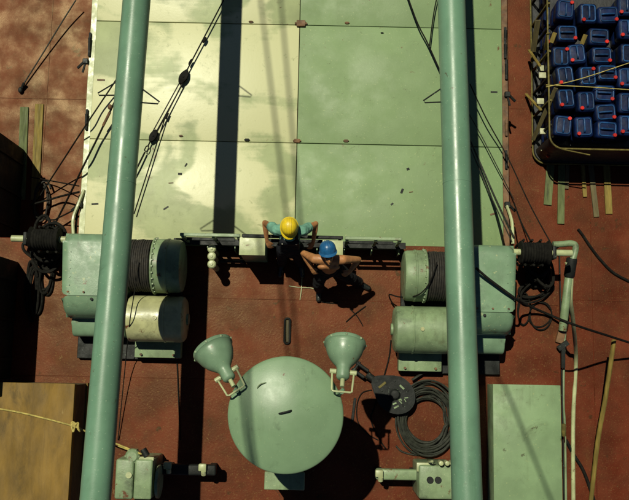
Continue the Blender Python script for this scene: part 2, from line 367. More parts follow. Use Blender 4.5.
# side cleats
def cleat(x, y, side):
    p = W(x, y, ZH-0.08); q = MB()
    q.box((p.x-0.05, p.y-0.05, ZH-0.088), (p.x+0.05, p.y+0.05, ZH-0.02), 0.01, 1)
    q.obox((p.x, p.y+0.02, ZH-0.05), (p.x+side*0.16, p.y-0.10, ZH-0.13), 0.045, 0.03)
    q.obox((p.x, p.y-0.02, ZH-0.05), (p.x+side*0.05, p.y-0.20, ZH-0.08), 0.035, 0.03)
    q.build('cleat', 'black_steel', hatch)
for y in (62, 205): cleat(86 if y < 100 else 80, y, -1)
for y in (95, 205): cleat(507, y, 1)
for (x, y, l) in ((90, 45, 26), (87, 120, 22), (505, 50, 20), (506, 70, 22), (506, 128, 18), (506, 160, 20), (505, 35, 16)):
    p = W(x, y, ZH-0.075); q = MB(); hl = l*px(ZH)/2
    q.box((p.x-0.022, p.y-hl, ZH-0.085), (p.x+0.022, p.y+hl, ZH-0.03), 0.012, 2); q.cyl((p.x, p.y-hl*0.5, ZH-0.05), (p.x, p.y+hl*0.5, ZH-0.02), 0.026, seg=10)
    q.build('hold_down_clip', 'black_steel' if y != 128 else 'rust_steel', hatch)
# scraps and scrapes lying on the covers
for i, (x, y, l, a) in enumerate(((101, 80, 8, 0), (95, 204, 7, 5), (494, 92, 7, 0), (493, 214, 6, 15), (186, 165, 4, 60), (180, 174, 4, 0), (171, 183, 5, 5),
                                  (166, 208, 6, 35), (402, 191, 5, 70), (411, 192, 4, 10), (392, 204, 3, 40), (408, 169, 3, 20))):
    p = W(x, y, ZH); a = R(a); d = Vector((math.cos(a), math.sin(a), 0))*l*px(ZH)/2; z = Vector((0, 0, 0.003))
    MB().obox(p-d+z, p+d+z, 0.03 if i < 4 else 0.016+0.012*(i % 3), 0.004, 0.001).build('scrap', 'black_steel' if i % 3 else 'rust_steel', hatch)

# ================================================================== DERRICK BOOMS
def boom(top, bot, label, eyes):
    zt, zb = 2.45, 2.80
    a, c = W(top[0], top[1], zt), W(bot[0], bot[1], zb); d = (a-c)
    A = a + d*0.9; B = c - d*0.35
    t = thing('derrick_boom', label, 'derrick boom', B, 'pair of derrick booms')
    q = MB(); n = 40
    q.tube([B.lerp(A, i/n) for i in range(n+1)], 0.187, 40)
    q.build('spar', 'boom_paint', t)
    u = d.normalized(); side = u.cross(Vector((0, 0, 1))).normalized()
    for f in (-0.05, 0.62, 1.12):
        p = c + d*f; MB().cyl(p-u*0.006, p+u*0.006, 0.1895, seg=40).build('weld_ring', 'boom_paint', t)
    for f, sg in eyes:
        p = c + d*f + side*sg*0.175
        q = MB()
        q.tube([p+u*0.13, p+side*sg*0.24-u*0.04, p+side*sg*0.22-u*0.07, p-u*0.06], 0.010, 8)
        q.build('guy_eye', 'black_steel', t)
        q = MB(); q.obox(p+u*0.15-side*sg*0.01, p-u*0.09-side*sg*0.01, 0.03, 0.09); q.build('eye_pad', 'boom_paint', t)
    return t
boom((135, 20), (97, 480), 'green derrick boom over the worn, glint-painted left side of the hatch', ((0.815, 1), (0.83, -1), (1.23, 1)))
boom((452, 20), (466.5, 480), 'green derrick boom over the right side of the hatch, nearer the jerrycans', ((0.815, -1),))

# ================================================================== WINCHES
def winch(sgn, label, X, Y):
    """X: dict of photo x for casing outer/inner, flange, motor; Y: photo y"""
    zt = 1.0
    xo = W(X['out'], Y['top'], zt).x; xi = W(X['in'], Y['top'], zt).x
    yt = W(300, Y['top'], 0.9).y; ysplit = W(300, Y['split'], 0.98).y; yl = W(300, Y['lip'], 0.72).y; yb = W(300, Y['bot'], 0.45).y
    t = thing('cargo_winch', label, 'winch', ((xo+xi)/2, (yt+yb)/2, 0), 'winches on either side of the hatch end')
    lo, hi = min(xo, xi), max(xo, xi)
    # gear casing: upper case, lower case, foot
    def shell(prof, name, x0, x1, bev, mm):
        q = MB(); q.prism(prof, x0, x1)
        es = list({e for f in q.last_caps for e in f.edges})
        bmesh.ops.bevel(q.bm, geom=es, offset=bev, segments=3, profile=0.5, affect='EDGES')
        return q.build(name, mm, t, smooth=40)
    def arc(cy, cz, ry, rz, a0, a1, n=8): return [(cy+ry*math.cos(R(a0+(a1-a0)*i/n)), cz+rz*math.sin(R(a0+(a1-a0)*i/n))) for i in range(n+1)]
    up = arc(yt-0.16, 0.86, 0.16, 0.14, 0, 90) + [(ysplit, 0.99), (ysplit, 0.30), (yt, 0.30)]
    shell(up, 'gear_case', lo, hi, 0.11, 'case_paint')
    low = [(ysplit-0.006, 0.30), (ysplit-0.006, 0.975)] + arc(ysplit-0.02, 0.66, (ysplit-0.02-yl), 0.305, 95, 180) + [(yl, 0.30)]
    shell(low, 'lower_case', lo+0.015, hi-0.015, 0.10, 'case_paint')
    MB().box((lo+0.05, yl-0.012, 0.55), (hi-0.05, yl+0.03, 0.60), 0.008, 1).build('joint_flange', 'pale_paint', t)
    ft = [(yl-0.002, 0.08), (yl-0.002, 0.54)] + arc(yl-0.05, 0.40, (yl-0.05-yb), 0.13, 95, 180, 5) + [(yb, 0.08)]
    shell(ft, 'case_foot', lo+0.06, hi-0.06, 0.03, 'green_paint')
    q = MB(); mid = (lo+hi)/2
    q.cyl((mid, ysplit-0.05, 0.95), (mid, ysplit-0.05, 0.99), 0.022, seg=8); q.build('plug', 'black_steel', t)
    # rope drum
    zc = 0.62; y0, y1 = W(300, Y['d0'], 0.75).y, W(300, Y['d1'], 0.60).y; yc = (y0+y1)/2; rd = (y0-y1)/2
    xf0, xf1 = W(X['f0'], Y['d0']+20, 0.9).x, W(X['f1'], Y['d0']+20, 0.9).x      # flange from drum side to inner end
    wpts = []
    n = 9
    w0, w1 = (xi-sgn*0.02), xf0
    ax = (1 if w1 > w0 else -1, 0, 0); Lr = abs(w1-w0)
    MB().cyl((w0, yc, zc), (w1, yc, zc), rd*0.84, seg=36).build('drum_core', 'black_steel', t)
    q = MB(); nt_ = max(6, int(Lr/0.034)); pts = []
    for i in range(nt_*24):
        a_ = 2*math.pi*i/24; k = i/24
        pts.append((w0+ax[0]*(0.015+(Lr-0.03)*k/nt_+0.004*mnoise.noise(Vector((i*0.3, sgn, 0)))), yc+(rd*0.90+0.012*mnoise.noise(Vector((k*1.7, sgn*3, 1))))*math.cos(a_), zc+(rd*0.90+0.012*mnoise.noise(Vector((k*1.7, sgn*3, 1))))*math.sin(a_)))
    q.tube(pts, 0.0185, 6); q.build('wound_rope', 'rope_brown', t)
    for k in range(7):
        yy = ysplit+0.03 + (yt-0.2-ysplit)*k/6
        for xx in (lo+0.13, hi-0.13): MB().cyl((xx, yy, 0.985), (xx, yy, 1.004), 0.012, seg=6).build('case_bolt', 'case_paint', t)
    for k in range(4):
        xx = lo+0.12+(hi-lo-0.24)*k/3
        MB().cyl((xx, ysplit+0.05, 0.985), (xx, ysplit+0.05, 1.012), 0.016, seg=6).build('case_bolt', 'rust_steel', t)
    MB().tube(spline([(hi if sgn < 0 else lo, yl+0.10, 0.62), ((hi if sgn < 0 else lo)+ax[0]*0.10, yl+0.02, 0.55), ((hi if sgn < 0 else lo)+ax[0]*0.25, yl-0.05, 0.30), ((hi if sgn < 0 else lo)+ax[0]*0.30, yl-0.12, 0.12)], 6), 0.016, 8).build('grease_pipe', 'black_steel', t)
    L = abs(xf1-xf0); q = MB()
    q.lathe([(0, 0), (rd*0.98, 0), (rd*1.02, 0.012), (rd*1.02, 0.03), (rd*0.97, 0.045), (rd*0.97, L*0.45), (rd*0.99, L*0.47), (rd*0.99, L*0.53), (rd*0.96, L*0.55), (rd*0.95, L*0.86), (rd*0.90, L*0.97), (rd*0.8, L), (0, L)], (xf0, yc, zc), ax, 48)
    q.build('brake_drum', 'green_worn', t)
    for k in range(14):
        a_ = math.pi*(k+0.5)/14; MB().cyl((xf0+ax[0]*0.03, yc+rd*0.99*math.cos(a_), zc+rd*0.99*math.sin(a_)), (xf0+ax[0]*0.055, yc+rd*0.99*math.cos(a_), zc+rd*0.99*math.sin(a_)), 0.016, seg=6).build('rim_bolt', 'green_worn', t)
    # motor
    m0, m1 = W(300, Y['m0'], 0.75).y, W(300, Y['m1'], 0.6).y; mc = (m0+m1)/2; rm = (m0-m1)/2
    e1 = W(X['motor'], Y['m0']+20, 0.75).x; e0 = xi - sgn*0.03
    Lm = abs(e1-e0)
    MB().lathe([(0, 0), (rm, 0), (rm, Lm*0.62), (rm*1.025, Lm*0.625), (rm*1.025, Lm*0.65), (rm, Lm*0.655), (rm, Lm*0.90), (rm*0.97, Lm*0.95), (rm*0.86, Lm*0.985), (rm*0.6, Lm), (0, Lm)], (e0, mc, 0.55), ax, 40).build('motor', 'cream_worn' if sgn < 0 else 'green_worn', t)
    MB().cyl((e1, mc, 0.55), (e1+ax[0]*0.03, mc, 0.55), rm*0.25, seg=16).build('end_cover', 'green_worn', t)
    q = MB(); q.cyl((e0+ax[0]*Lm*0.5, mc, 0.55+rm-0.01), (e0+ax[0]*Lm*0.5, mc, 0.55+rm+0.015), 0.03, seg=14); q.build('inspection_cap', 'cream_worn', t)
    # base bed
    xa, xb = sorted((e0+ax[0]*0.02, e1-ax[0]*0.12))
    bb = W(300, Y['bed'], 0.25).y
    MB().box((xa, bb, 0.10), (xb, mc-rm*0.2, 0.27), 0.02, 2).build('bed_plate', 'green_worn', t)
    MB().box((min(lo, xa)+0.05, bb-0.03, 0.0), (max(hi, xb)-0.05, yt-0.05, 0.098), 0.01, 1).build('skid', 'black_steel', t)
    for f in (0.15, 0.85):
        xx = xa+(xb-xa)*f
        MB().cyl((xx, bb+0.05, 0.27), (xx, bb+0.05, 0.315), 0.02, seg=6).build('bolt', 'rust_steel', t)
    # shaft and warping head on the outer side
    wx = W(X['warp'], Y['top']+4, 0.9).x; ys_ = W(300, Y['top']+6, 0.9).y
    MB().cyl((xo, ys_, 0.84), (wx-ax[0]*0.3, ys_, 0.84), 0.05, seg=16).build('shaft', 'pale_paint', t)
    Lw = 0.44
    prof = [(0, 0), (0.17, 0), (0.18, 0.02), (0.15, 0.05)] + [(0.145+0.012*(i % 2), 0.06+i*0.02) for i in range(16)] + [(0.15, Lw-0.05), (0.19, Lw-0.01), (0.17, Lw), (0, Lw)]
    MB().lathe(prof, (xo-ax[0]*0.10, ys_, 0.84), (-ax[0], 0, 0), 28).build('warping_head', 'rope_black', t)
    q = MB()
    for k in range(3):
        pts = []
        for i in range(11):
            a = math.pi*i/10
            pts.append((xo-ax[0]*(0.16+0.13*k)+0.02*math.sin(i*2), ys_+0.19*math.cos(a), 0.84-0.62*math.sin(a) if i not in (0, 10) else 0.84))
        q.tube(spline(pts, 4), 0.02, 6)
    q.build('rope_turns', 'rope_black', t)
    MB().box((min(xo-ax[0]*0.58, xo-ax[0]*0.64), ys_-0.10, 0.0), (max(xo-ax[0]*0.58, xo-ax[0]*0.64), ys_+0.10, 0.90), 0.02, 2).build('bearing_post', 'black_steel', t)
    return t
winch(-1, 'green and cream winch left of the seated men, behind the wooden crate', dict(out=63, **{'in': 126}, f0=151, f1=181, motor=185, warp=30),
      dict(top=238, split=300, lip=322, bot=341, d0=240, d1=297, m0=298, m1=345, bed=361))
winch(1, 'green winch right of the seated men, beside the looped hoses', dict(out=516, **{'in': 453}, f0=428, f1=405, motor=394, warp=553),
      dict(top=241, split=308, lip=330, bot=350, d0=246, d1=300, m0=303, m1=351, bed=369))

# ================================================================== VENTILATOR
ZD = 2.7
dc = W(285.5, 415, ZD); rD = 57*px(ZD)
vt = thing('mushroom_ventilator', 'big round pale green ventilator cap between the two floodlights', 'ventilator', (dc.x, dc.y, 0))
MB().lathe([(0, 0), (0.48, 0), (0.48, 0.06), (0.42, 0.07), (0.42, ZD-0.35), (0, ZD-0.35)], (dc.x, dc.y, 0), seg=40).build('trunk', 'green_paint', vt)
prof = [(0, ZD+0.13)] + [(rD*f, ZD+0.13-0.16*f*f) for f in (.08, .16, .24, .32, .4, .5, .6, .7, .8, .88, .94, .98)] + [(rD, ZD-0.035), (rD+0.003, ZD-0.06), (rD-0.01, ZD-0.16), (rD-0.03, ZD-0.16), (rD-0.05, ZD-0.06), (0, ZD-0.03)]
MB().lathe([(r, h) for r, h in prof], (dc.x, dc.y, 0), seg=96).build('cap', 'vent_paint', vt, smooth=50)
for k in range(4):
    a = R(45+90*k); MB().obox((dc.x+0.40*math.cos(a), dc.y+0.40*math.sin(a), ZD-0.36), (dc.x+0.62*math.cos(a), dc.y+0.62*math.sin(a), ZD-0.05), 0.06, 0.02).build('strut', 'green_paint', vt)
p = W(285, 412, ZD+0.13); q = MB(); q.tube(spline([p+Vector((-0.07, -0.02, 0.0)), p+Vector((-0.05, -0.015, 0.025)), p+Vector((0.05, 0.012, 0.03)), p+Vector((0.075, 0.02, 0.0))], 4), 0.012, 8); q.build('handle', 'black_steel', vt)
p = W(262, 385, ZD+0.07); q = MB(); q.tube(spline([p+Vector((-0.06, -0.04, 0.0)), p+Vector((-0.02, 0.01, 0.02)), p+Vector((0.05, 0.03, 0.0))], 4), 0.007, 8); q.build('handle', 'green_worn', vt)
# low green plinth at the cap's near side
p0, p1 = W(266, 473, 1.0), W(303, 489, 1.0)
t = thing('deck_plinth', 'low pale green plinth just past the near rim of the round ventilator cap', 'plinth', ((p0.x+p1.x)/2, (p0.y+p1.y)/2, 0))
MB().box((p0.x, p1.y, 0), (p1.x, p0.y, 0.97), 0.02, 2).build('body', 'green_worn', t)
MB().box((p0.x-0.02, p1.y-0.02, 0.972), (p1.x+0.02, p0.y+0.02, 1.0), 0.008, 1).build('top_plate', 'green_worn', t)

# ================================================================== FLOODLIGHTS
def flood(mouth, tail, label, foot):
    zm, zt_ = 2.55, 2.72
    a, c = W(*mouth, zm), W(*tail, zt_ + 0.12)
    d = (a-c).normalized()
    base = Vector((foot[0], foot[1], 0))
    t = thing('floodlight', label, 'floodlight', base, 'floodlights beside the ventilator')
    rm = 19.5*px(2.6); L = 31*px(2.6)
    m0 = a - d*0.0
    prof = [(0.0, 0.03), (rm*0.93, 0.03), (rm*1.0, 0.035), (rm*1.07, 0.02), (rm*1.07, -0.02), (rm*1.0, -0.03), (rm*0.97, -0.07), (rm*0.90, -0.13), (rm*0.74, -0.21), (rm*0.52, -0.28), (rm*0.38, -0.32), (rm*0.33, -0.36), (rm*0.33, -0.47), (rm*0.27, -0.49), (rm*0.22, -0.50), (0, -0.50)]
    MB().lathe(prof, m0, d, 40).build('reflector', 'green_paint', t, smooth=60)
    MB().lathe([(0, 0.036), (rm*0.9, 0.034)], m0, d, 32).build('lens', 'metal_bright', t)
    side = d.cross(Vector((0, 0, 1))).normalized()
    for k in range(8):
        an = 2*math.pi*k/8; up = side.cross(d)
        p = m0 + (side*math.cos(an)+up*math.sin(an))*rm*1.06
        MB().box(p-Vector((0.014,)*3), p+Vector((0.014,)*3), 0.004, 1).build('clip', 'green_worn', t)
    MB().cyl(m0-d*0.50, m0-d*0.60, 0.028, seg=12).build('cable_gland', 'pale_paint', t)
    # yoke
    piv = m0-d*0.40; end = m0-d*0.66; w = rm*0.55
    q = MB(); q.tube([piv+side*(w-0.06), piv+side*w, end+side*w*0.9, end+side*w*0.75-d*0.01, end-side*w*0.75-d*0.01, end-side*w*0.9, piv-side*w, piv-side*(w-0.06)], 0.013, 8)
    q.build('yoke', 'pale_paint', t)
    for s in (1, -1): MB().cyl(piv+side*s*(w-0.05), piv+side*s*(w+0.03), 0.032, seg=12).build('pivot_knob', 'pale_paint', t)
    # post below the yoke
    pe = end - d*0.012
    MB().tube(spline([pe, pe+Vector((0, 0, -0.12)), Vector((base.x, base.y, 2.2)), Vector((base.x, base.y, 1.6)), Vector((base.x, base.y, 0.0))], 6), 0.03, 10).build('post', 'green_paint', t)
    MB().cyl((base.x, base.y, 0), (base.x, base.y, 0.02), 0.10, seg=16).build('base_plate', 'green_paint', t)
    return t
flood((213, 349), (238, 394), 'green floodlight left of the round ventilator cap, tilted left', (dc.x-0.50, dc.y+0.10))
flood((345, 344), (342, 388), 'green floodlight right of the round ventilator cap, by the black cargo block', (dc.x+0.52, dc.y+0.05))

# ================================================================== STEP BOXES AND FITTINGS AT THE HATCH END
def sbox(x0, x1, y0, y1, h, label):
    a, c = W(x0, y0, h), W(x1, y1, h)
    t = thing('steel_box', label, 'steel box', ((a.x+c.x)/2, (a.y+c.y)/2, 0), 'steel boxes at the hatch end')
    MB().box((a.x+0.01, c.y+0.01, 0), (c.x-0.01, a.y-0.01, h-0.022), 0.012, 2).build('body', 'green_paint', t)
    MB().box((a.x, c.y, h-0.020), (c.x, a.y, h), 0.008, 2).build('lid', 'pale_paint', t)
    return t
sbox(239.5, 265, 236.5, 255.5, 1.0, 'pale topped steel box beside the man in the yellow helmet')
sbox(322.5, 343, 240, 256, 1.0, 'pale topped steel box behind the man in the blue helmet')
# three cream valves with dark pipes
va = W(211, 256, 0.25)
t = thing('valve_manifold', 'three cream round valves in a row on dark pipes beside the left winch', 'valves', (va.x, va.y, 0))
for i, y in enumerate((248.5, 256, 264)):
    p = W(211.5, y, 0.66)
    MB().lathe([(0, 0), (0.05, 0), (0.05, 0.54), (0.055, 0.55), (0.066, 0.58), (0.066, 0.64), (0.05, 0.66), (0.02, 0.665), (0.018, 0.68), (0, 0.68)], (p.x, p.y, 0), seg=18).build('valve', 'pale_paint', t)
for y, x1 in ((247.5, 226), (261, 242)):
    p = W(210, y, 0.12); e = W(x1, y+0.6, 0.12)
    MB().cyl(p, e, 0.025, seg=10).build('pipe', 'black_steel', t)
    MB().box((e.x-0.03, e.y-0.03, 0), (e.x+0.03, e.y+0.03, 0.16), 0.005, 1).build('bracket', 'black_steel', t)
# low bulwark plate with open rails along the platform edge
yR = yP-0.06
t = thing('bulwark_plate', 'low dark bulwark plate along the platform edge behind the men', 'bulwark', (0, yR, 0))
bx0, bx1 = W(178, 240).x, W(403, 240).x
MB().box((bx0, yR-0.015, 0.0), (bx1, yR+0.015, 0.38), 0.004, 1).build('plate', 'green_worn', t)
MB().box((bx0, yR-0.05, 0.382), (bx1, yR+0.05, 0.40), 0.004, 1).build('cap_strip', 'black_steel', t)
for k in range(9):
    x = bx0+0.1+(bx1-bx0-0.2)*k/8; MB().box((x-0.008, yR-0.13, 0.0), (x+0.008, yR-0.017, 0.36), 0.002, 1).build('bracket', 'green_worn', t)
def rail(x0, x1, z0, z1, label, mid, mm='green_worn'):
    xa, xb = W(x0, 236, 1.0).x, W(x1, 240, 1.0).x
    t = thing('hatch_rail', label, 'rail', (xa, yR, 0), 'rails along the platform edge')
    MB().obox((xa, yR+0.02, z0), (xb, yR+0.02, z1), 0.05, 0.045, 0.008).build('top_bar', mm, t)
    MB().obox((xa+0.03, yR, mid), (xb-0.1, yR, mid), 0.05, 0.035, 0.006).build('middle_bar', 'black_steel', t)
    for f in (0.04, 0.55, 0.97):
        x = xa+(xb-xa)*f; zz = z0+(z1-z0)*f
        MB().box((x-0.022, yR-0.022, 0.40), (x+0.022, yR+0.022, zz-0.025), 0.004, 1).build('stanchion', 'green_worn', t)
rail(180, 240, 1.0, 1.0, 'green rail at the platform edge by the left winch', 0.70)
rail(242, 343, 1.0, 1.0, 'dark rail at the platform edge behind the two men', 0.70, 'black_steel')
rail(345, 402, 0.98, 0.98, 'green rail at the platform edge by the right winch', 0.70)

# ================================================================== TALL DARK LOCKER OFF THE LEFT EDGE, CRATE, GREEN LOCKER
def locker(x0, y0, y1, z0, h, label):
    p0, p1 = W(x0, y0, z0), W(x0, y1, z0)
    t = thing('deck_locker', label, 'locker', (p0.x-0.6, (p0.y+p1.y)/2, z0), 'dark lockers at the left edge')
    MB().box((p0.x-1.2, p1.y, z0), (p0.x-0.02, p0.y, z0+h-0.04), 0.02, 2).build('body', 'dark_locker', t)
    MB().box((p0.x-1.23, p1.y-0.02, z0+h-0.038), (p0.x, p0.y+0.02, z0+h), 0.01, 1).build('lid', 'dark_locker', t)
    for k in range(3):
        y = p1.y+(p0.y-p1.y)*(k+0.5)/3; MB().box((p0.x-0.021, y-0.02, z0+0.05), (p0.x+0.01, y+0.02, z0+h-0.1), 0.004, 1).build('stiffener', 'dark_locker', t)
locker(20, 262, 379, 0.0, 1.45, 'tall dark locker at the left edge beside the wooden crate')
locker(26, 150, 247, ZM, 1.6, 'tall dark locker at the left edge below the two planks')
# wooden crate lower left
z = 0.80; a, c = W(-12, 382, z), W(75, 382, z); yb = W(30, 520, z).y
t = thing('wooden_crate', 'large yellow plywood crate at the lower left with rope across it', 'crate', ((a.x+c.x)/2, (a.y+yb)/2, 0))
MB().box((a.x+0.02, yb+0.02, 0), (c.x-0.02, a.y-0.02, z-0.022), 0.006, 1).build('body', 'wood_dark', t)
MB().box((a.x, yb, z-0.020), (c.x, a.y, z), 0.004, 1).build('lid', 'wood_yellow', t)
MB().box((c.x-0.018, yb+0.01, z-0.11), (c.x+0.006, a.y-0.01, z-0.022), 0.004, 1).build('batten', 'wood_yellow', t)
MB().box((c.x-0.018, yb+0.01, 0.03), (c.x+0.006, a.y-0.01, 0.12), 0.004, 1).build('batten', 'wood_yellow', t)
# green steel locker lower right
z = 0.5; a, c = W(493, 384, z), W(560.5, 384, z); yb = W(525, 520, z).y
t = thing('steel_locker', 'flat green steel locker at the lower right beside the hoses', 'locker', ((a.x+c.x)/2, (a.y+yb)/2, 0))
MB().box((a.x+0.015, yb+0.02, 0), (c.x-0.015, a.y-0.015, z-0.022), 0.01, 2).build('body', 'green_worn', t)
MB().box((a.x, yb, z-0.020), (c.x, a.y, z), 0.006, 2).build('lid', 'locker_lid', t)
for k in range(3):
    y = a.y-0.35-0.55*k; MB().cyl((c.x-0.004, y-0.06, z-0.03), (c.x-0.004, y+0.06, z-0.03), 0.018, seg=8).build('hinge', 'rust_steel', t)

# yellow rope over the crate
zc = 0.82
pts = [W(-6, 408, zc), W(20, 412.5, zc), W(45, 418.5, zc), W(70, 425, zc), W(76, 427, 0.80), W(92, 434, 0.7), W(118, 444.5, 0.62), W(128, 448.5, 0.62), W(141, 454, 0.86)]
t = thing('yellow_rope', 'knotted yellow rope stretched over the wooden crate', 'rope', (pts[0].x, pts[0].y, 0))
MB().tube(spline(pts, 8), 0.013, 8).build('line', 'rope_yellow', t)
q = MB()
k0 = W(76, 427, 0.845); random.seed(3)
kp = [k0+Vector((random.uniform(-.07, .07), random.uniform(-.07, .07), random.uniform(-.015, .035))) for _ in range(14)]
q.tube(spline(kp, 6), 0.013, 8); q.build('knot', 'rope_yellow', t)
q = MB(); q.tube(spline([W(118, 446, 0.6), W(126, 449, 0.6), W(136, 453.5, 0.8)], 6), 0.011, 8); q.build('tail', 'rope_yellow', t)

# ================================================================== MACHINES AT THE NEAR EDGE
def mach(s):
    pass
z = 0.85
a, c = W(116, 459, z), W(151, 500, z)
t = thing('topping_winch', 'small pale green topping winch at the bottom edge beside the left boom', 'winch', ((a.x+c.x)/2, (a.y+c.y)/2, 0), 'machines at the near edge')
xm = (a.x+c.x)/2
MB().box((a.x, c.y, 0), (xm-0.004, a.y, z), 0.03, 3).build('housing', 'green_worn', t)
MB().box((xm+0.004, c.y, 0), (c.x, a.y, z-0.006), 0.03, 3).build('housing', 'green_worn', t)
p = W(131, 457, 0.9); MB().lathe([(0, 0), (0.10, 0), (0.11, 0.1), (0.095, 0.13), (0.07, 0.15), (0.0, 0.15)], (p.x, p.y, 0.70), seg=20).build('cap', 'green_worn', t)
for k in range(6):
    an = R(60*k); MB().box((p.x+0.098*math.cos(an)-0.014, p.y+0.098*math.sin(an)-0.014, 0.70), (p.x+0.098*math.cos(an)+0.014, p.y+0.098*math.sin(an)+0.014, 0.83), 0.004, 1).build('rib', 'green_worn', t)
p = W(129, 475, z); MB().cyl((p.x, p.y, z-0.01), (p.x, p.y, z+0.02), 0.045, seg=18).build('filler_plug', 'pale_paint', t)
e0, e1 = W(139, 458.3, 0.8), W(154, 458.8, 0.8); MB().obox(e0, e1, 0.05, 0.04).build('plate', 'pale_paint', t)
e0, e1 = W(143, 449, 0.8), W(147, 456, 0.8); MB().cyl(e0, e1, 0.05, seg=14).build('cleat', 'black_steel', t)
p = W(157, 478, 0.6); q = MB(); q.lathe([(0.20, 0), (0.24, 0.01), (0.24, 0.05), (0.20, 0.06)], (p.x, p.y-0.05, 0.6), (1, 0, 0), 28); q.cyl((p.x, p.y-0.05, 0.6), (p.x+0.06, p.y-0.05, 0.6), 0.2, seg=24); q.build('wheel', 'green_worn', t)
def shaft(x0, x1, y0, y1, zc_, label, lugs, mm):
    e0, e1 = W(x0, y0, zc_), W(x1, y1, zc_)
    t = thing('mast_beam', label, 'beam', (e0.x, e0.y, 0), 'beams at the near edge')
    MB().box((min(e0.x, e1.x), e0.y-0.16, zc_-0.14), (max(e0.x, e1.x), e0.y, zc_), 0.03, 3).build('bar', mm, t)
    for lx, ly in lugs:
        p = W(lx, ly, zc_+0.05)
        MB().box((p.x-0.07, p.y-0.05, zc_-0.02), (p.x+0.05, p.y+0.06, zc_+0.07), 0.02, 2).build('lug', 'pale_paint', t)
        MB().cyl((p.x+0.01, p.y-0.10, zc_+0.02), (p.x+0.01, p.y-0.04, zc_+0.05), 0.04, seg=12).build('bolt', 'pale_paint', t)
    for f in (0.1, 0.9):
        x = e0.x+(e1.x-e0.x)*f; MB().box((x-0.05, e0.y-0.14, 0), (x+0.05, e0.y-0.03, zc_-0.142), 0.006, 1).build('leg', 'black_steel', t)
shaft(160, 216, 464, 465, 0.5, 'dark beam with pale lugs along the bottom edge left of the ventilator', ((168, 466), (203, 468)), 'black_steel')
shaft(376, 421, 469, 470, 0.5, 'pale green beam along the bottom edge right of the ventilator', ((380, 474),), 'green_worn')
z = 0.8; a, c = W(419, 465, z), W(455, 500, z)
t = thing('topping_winch', 'small pale green topping winch at the bottom edge beside the right boom', 'winch', ((a.x+c.x)/2, (a.y+c.y)/2, 0), 'machines at the near edge')
MB().box((a.x, c.y, 0), (c.x, a.y, z), 0.03, 3).build('housing', 'green_worn', t)
MB().box((a.x-0.03, a.y-0.10, z-0.12), (a.x+0.22, a.y+0.03, z-0.03), 0.01, 2).build('plate', 'pale_paint', t)
p = W(431, 462, z); MB().tube(spline([(p.x-0.03, p.y, z-0.02), (p.x-0.03, p.y+0.02, z+0.14), (p.x, p.y+0.03, z+0.17), (p.x+0.04, p.y, z+0.02)], 5), 0.018, 8).build('handle', 'pale_paint', t)
for x in (440, 446, 451):
    p = W(x, 461, z); MB().cyl((p.x, p.y-0.02, z-0.05), (p.x, p.y-0.02, z+0.13), 0.035, seg=12, bev=0.01).build('stud', 'pale_paint', t)
for x in (430, 438):
    p = W(x, 480, z); MB().cyl((p.x, p.y, z-0.005), (p.x, p.y, z+0.02), 0.05, seg=16).build('bore_cover', 'black_steel', t)

# ================================================================== JERRYCANS
def rrect(w, h, r, n=5, z=0.0, cx=0, cy=0):
    out = []
    for sx, sy, a0 in ((1, 1, 0), (-1, 1, 90), (-1, -1, 180), (1, -1, 270)):
        for i in range(n+1):
            a = R(a0+90*i/n); out.append(Vector((cx+sx*(w/2-r)+r*math.cos(a), cy+sy*(h/2-r)+r*math.sin(a), z)))
    return out
CW, CL, CH = 0.318, 0.376, 0.46
def can_meshes():
    q = MB(); rings = []
    for (ins, z) in ((0.03, 0), (0.008, 0.012), (0, 0.035), (0, CH*0.45), (0.008, CH*0.47), (0.008, CH*0.5), (0, CH*0.52), (0, CH-0.045), (0.008, CH-0.018), (0.028, CH-0.002), (0.04, CH)):
        rings.append([q.bm.verts.new(v) for v in rrect(CW-2*ins, CL-2*ins, max(0.02, 0.055-ins*0.5), 4, z)])
    for a, c in zip(rings, rings[1:]):
        n = len(a)
        for k in range(n): q.bm.faces.new((a[k], a[(k+1) % n], c[(k+1) % n], c[k]))
    q.bm.faces.new(rings[-1]); q.bm.faces.new(rings[0][::-1])
    body = q.mesh('jerrycan_body', smooth=50)
    q = MB(); q.tube(rrect(CW-0.085, CL-0.085, 0.045, 5, CH+0.004), 0.0135, 8, True); ridge = q.mesh('jerrycan_ridge', smooth=50)
    q = MB(); y0 = -CL/2+0.055
    q.tube(spline([(0, y0, CH), (0, y0+0.01, CH+0.03), (0, y0+0.05, CH+0.04), (0, 0.05, CH+0.04), (0, 0.085, CH+0.03), (0, 0.095, CH)], 4), 0.017, 8); hand = q.mesh('jerrycan_handle', smooth=50)
    q = MB(); q.lathe([(0, 0.0), (0.03, 0), (0.03, 0.008), (0.034, 0.01), (0.034, 0.034), (0.03, 0.04), (0, 0.04)], (CW/2-0.06, CL/2-0.062, CH-0.003), seg=16); cap = q.mesh('jerrycan_cap', smooth=40)
    for me, mm in ((body, 'blue_plastic'), (ridge, 'blue_ridge'), (hand, 'blue_ridge'), (cap, 'red_plastic')): me.materials.append(MATS[mm])
    return (('body', body), ('ridge', ridge), ('handle', hand), ('cap', cap))
CM = can_meshes()
def can(loc, rot, label, low=False):
    t = thing('jerrycan', label, 'jerrycan', loc, 'blue jerrycans in the lashed stack'); t.rotation_euler = (R(random.uniform(-4, 4)), R(random.uniform(-4, 4)), rot)
    for nm, me in CM:
        o = bpy.data.objects.new(nm, me); COL.objects.link(o); o.parent = t
ZT = ZM+0.69                      # base height of the upper tier
top = ZT+CH
def wc(x, y): p = W(x, y, top); return Vector((p.x, p.y, ZT))
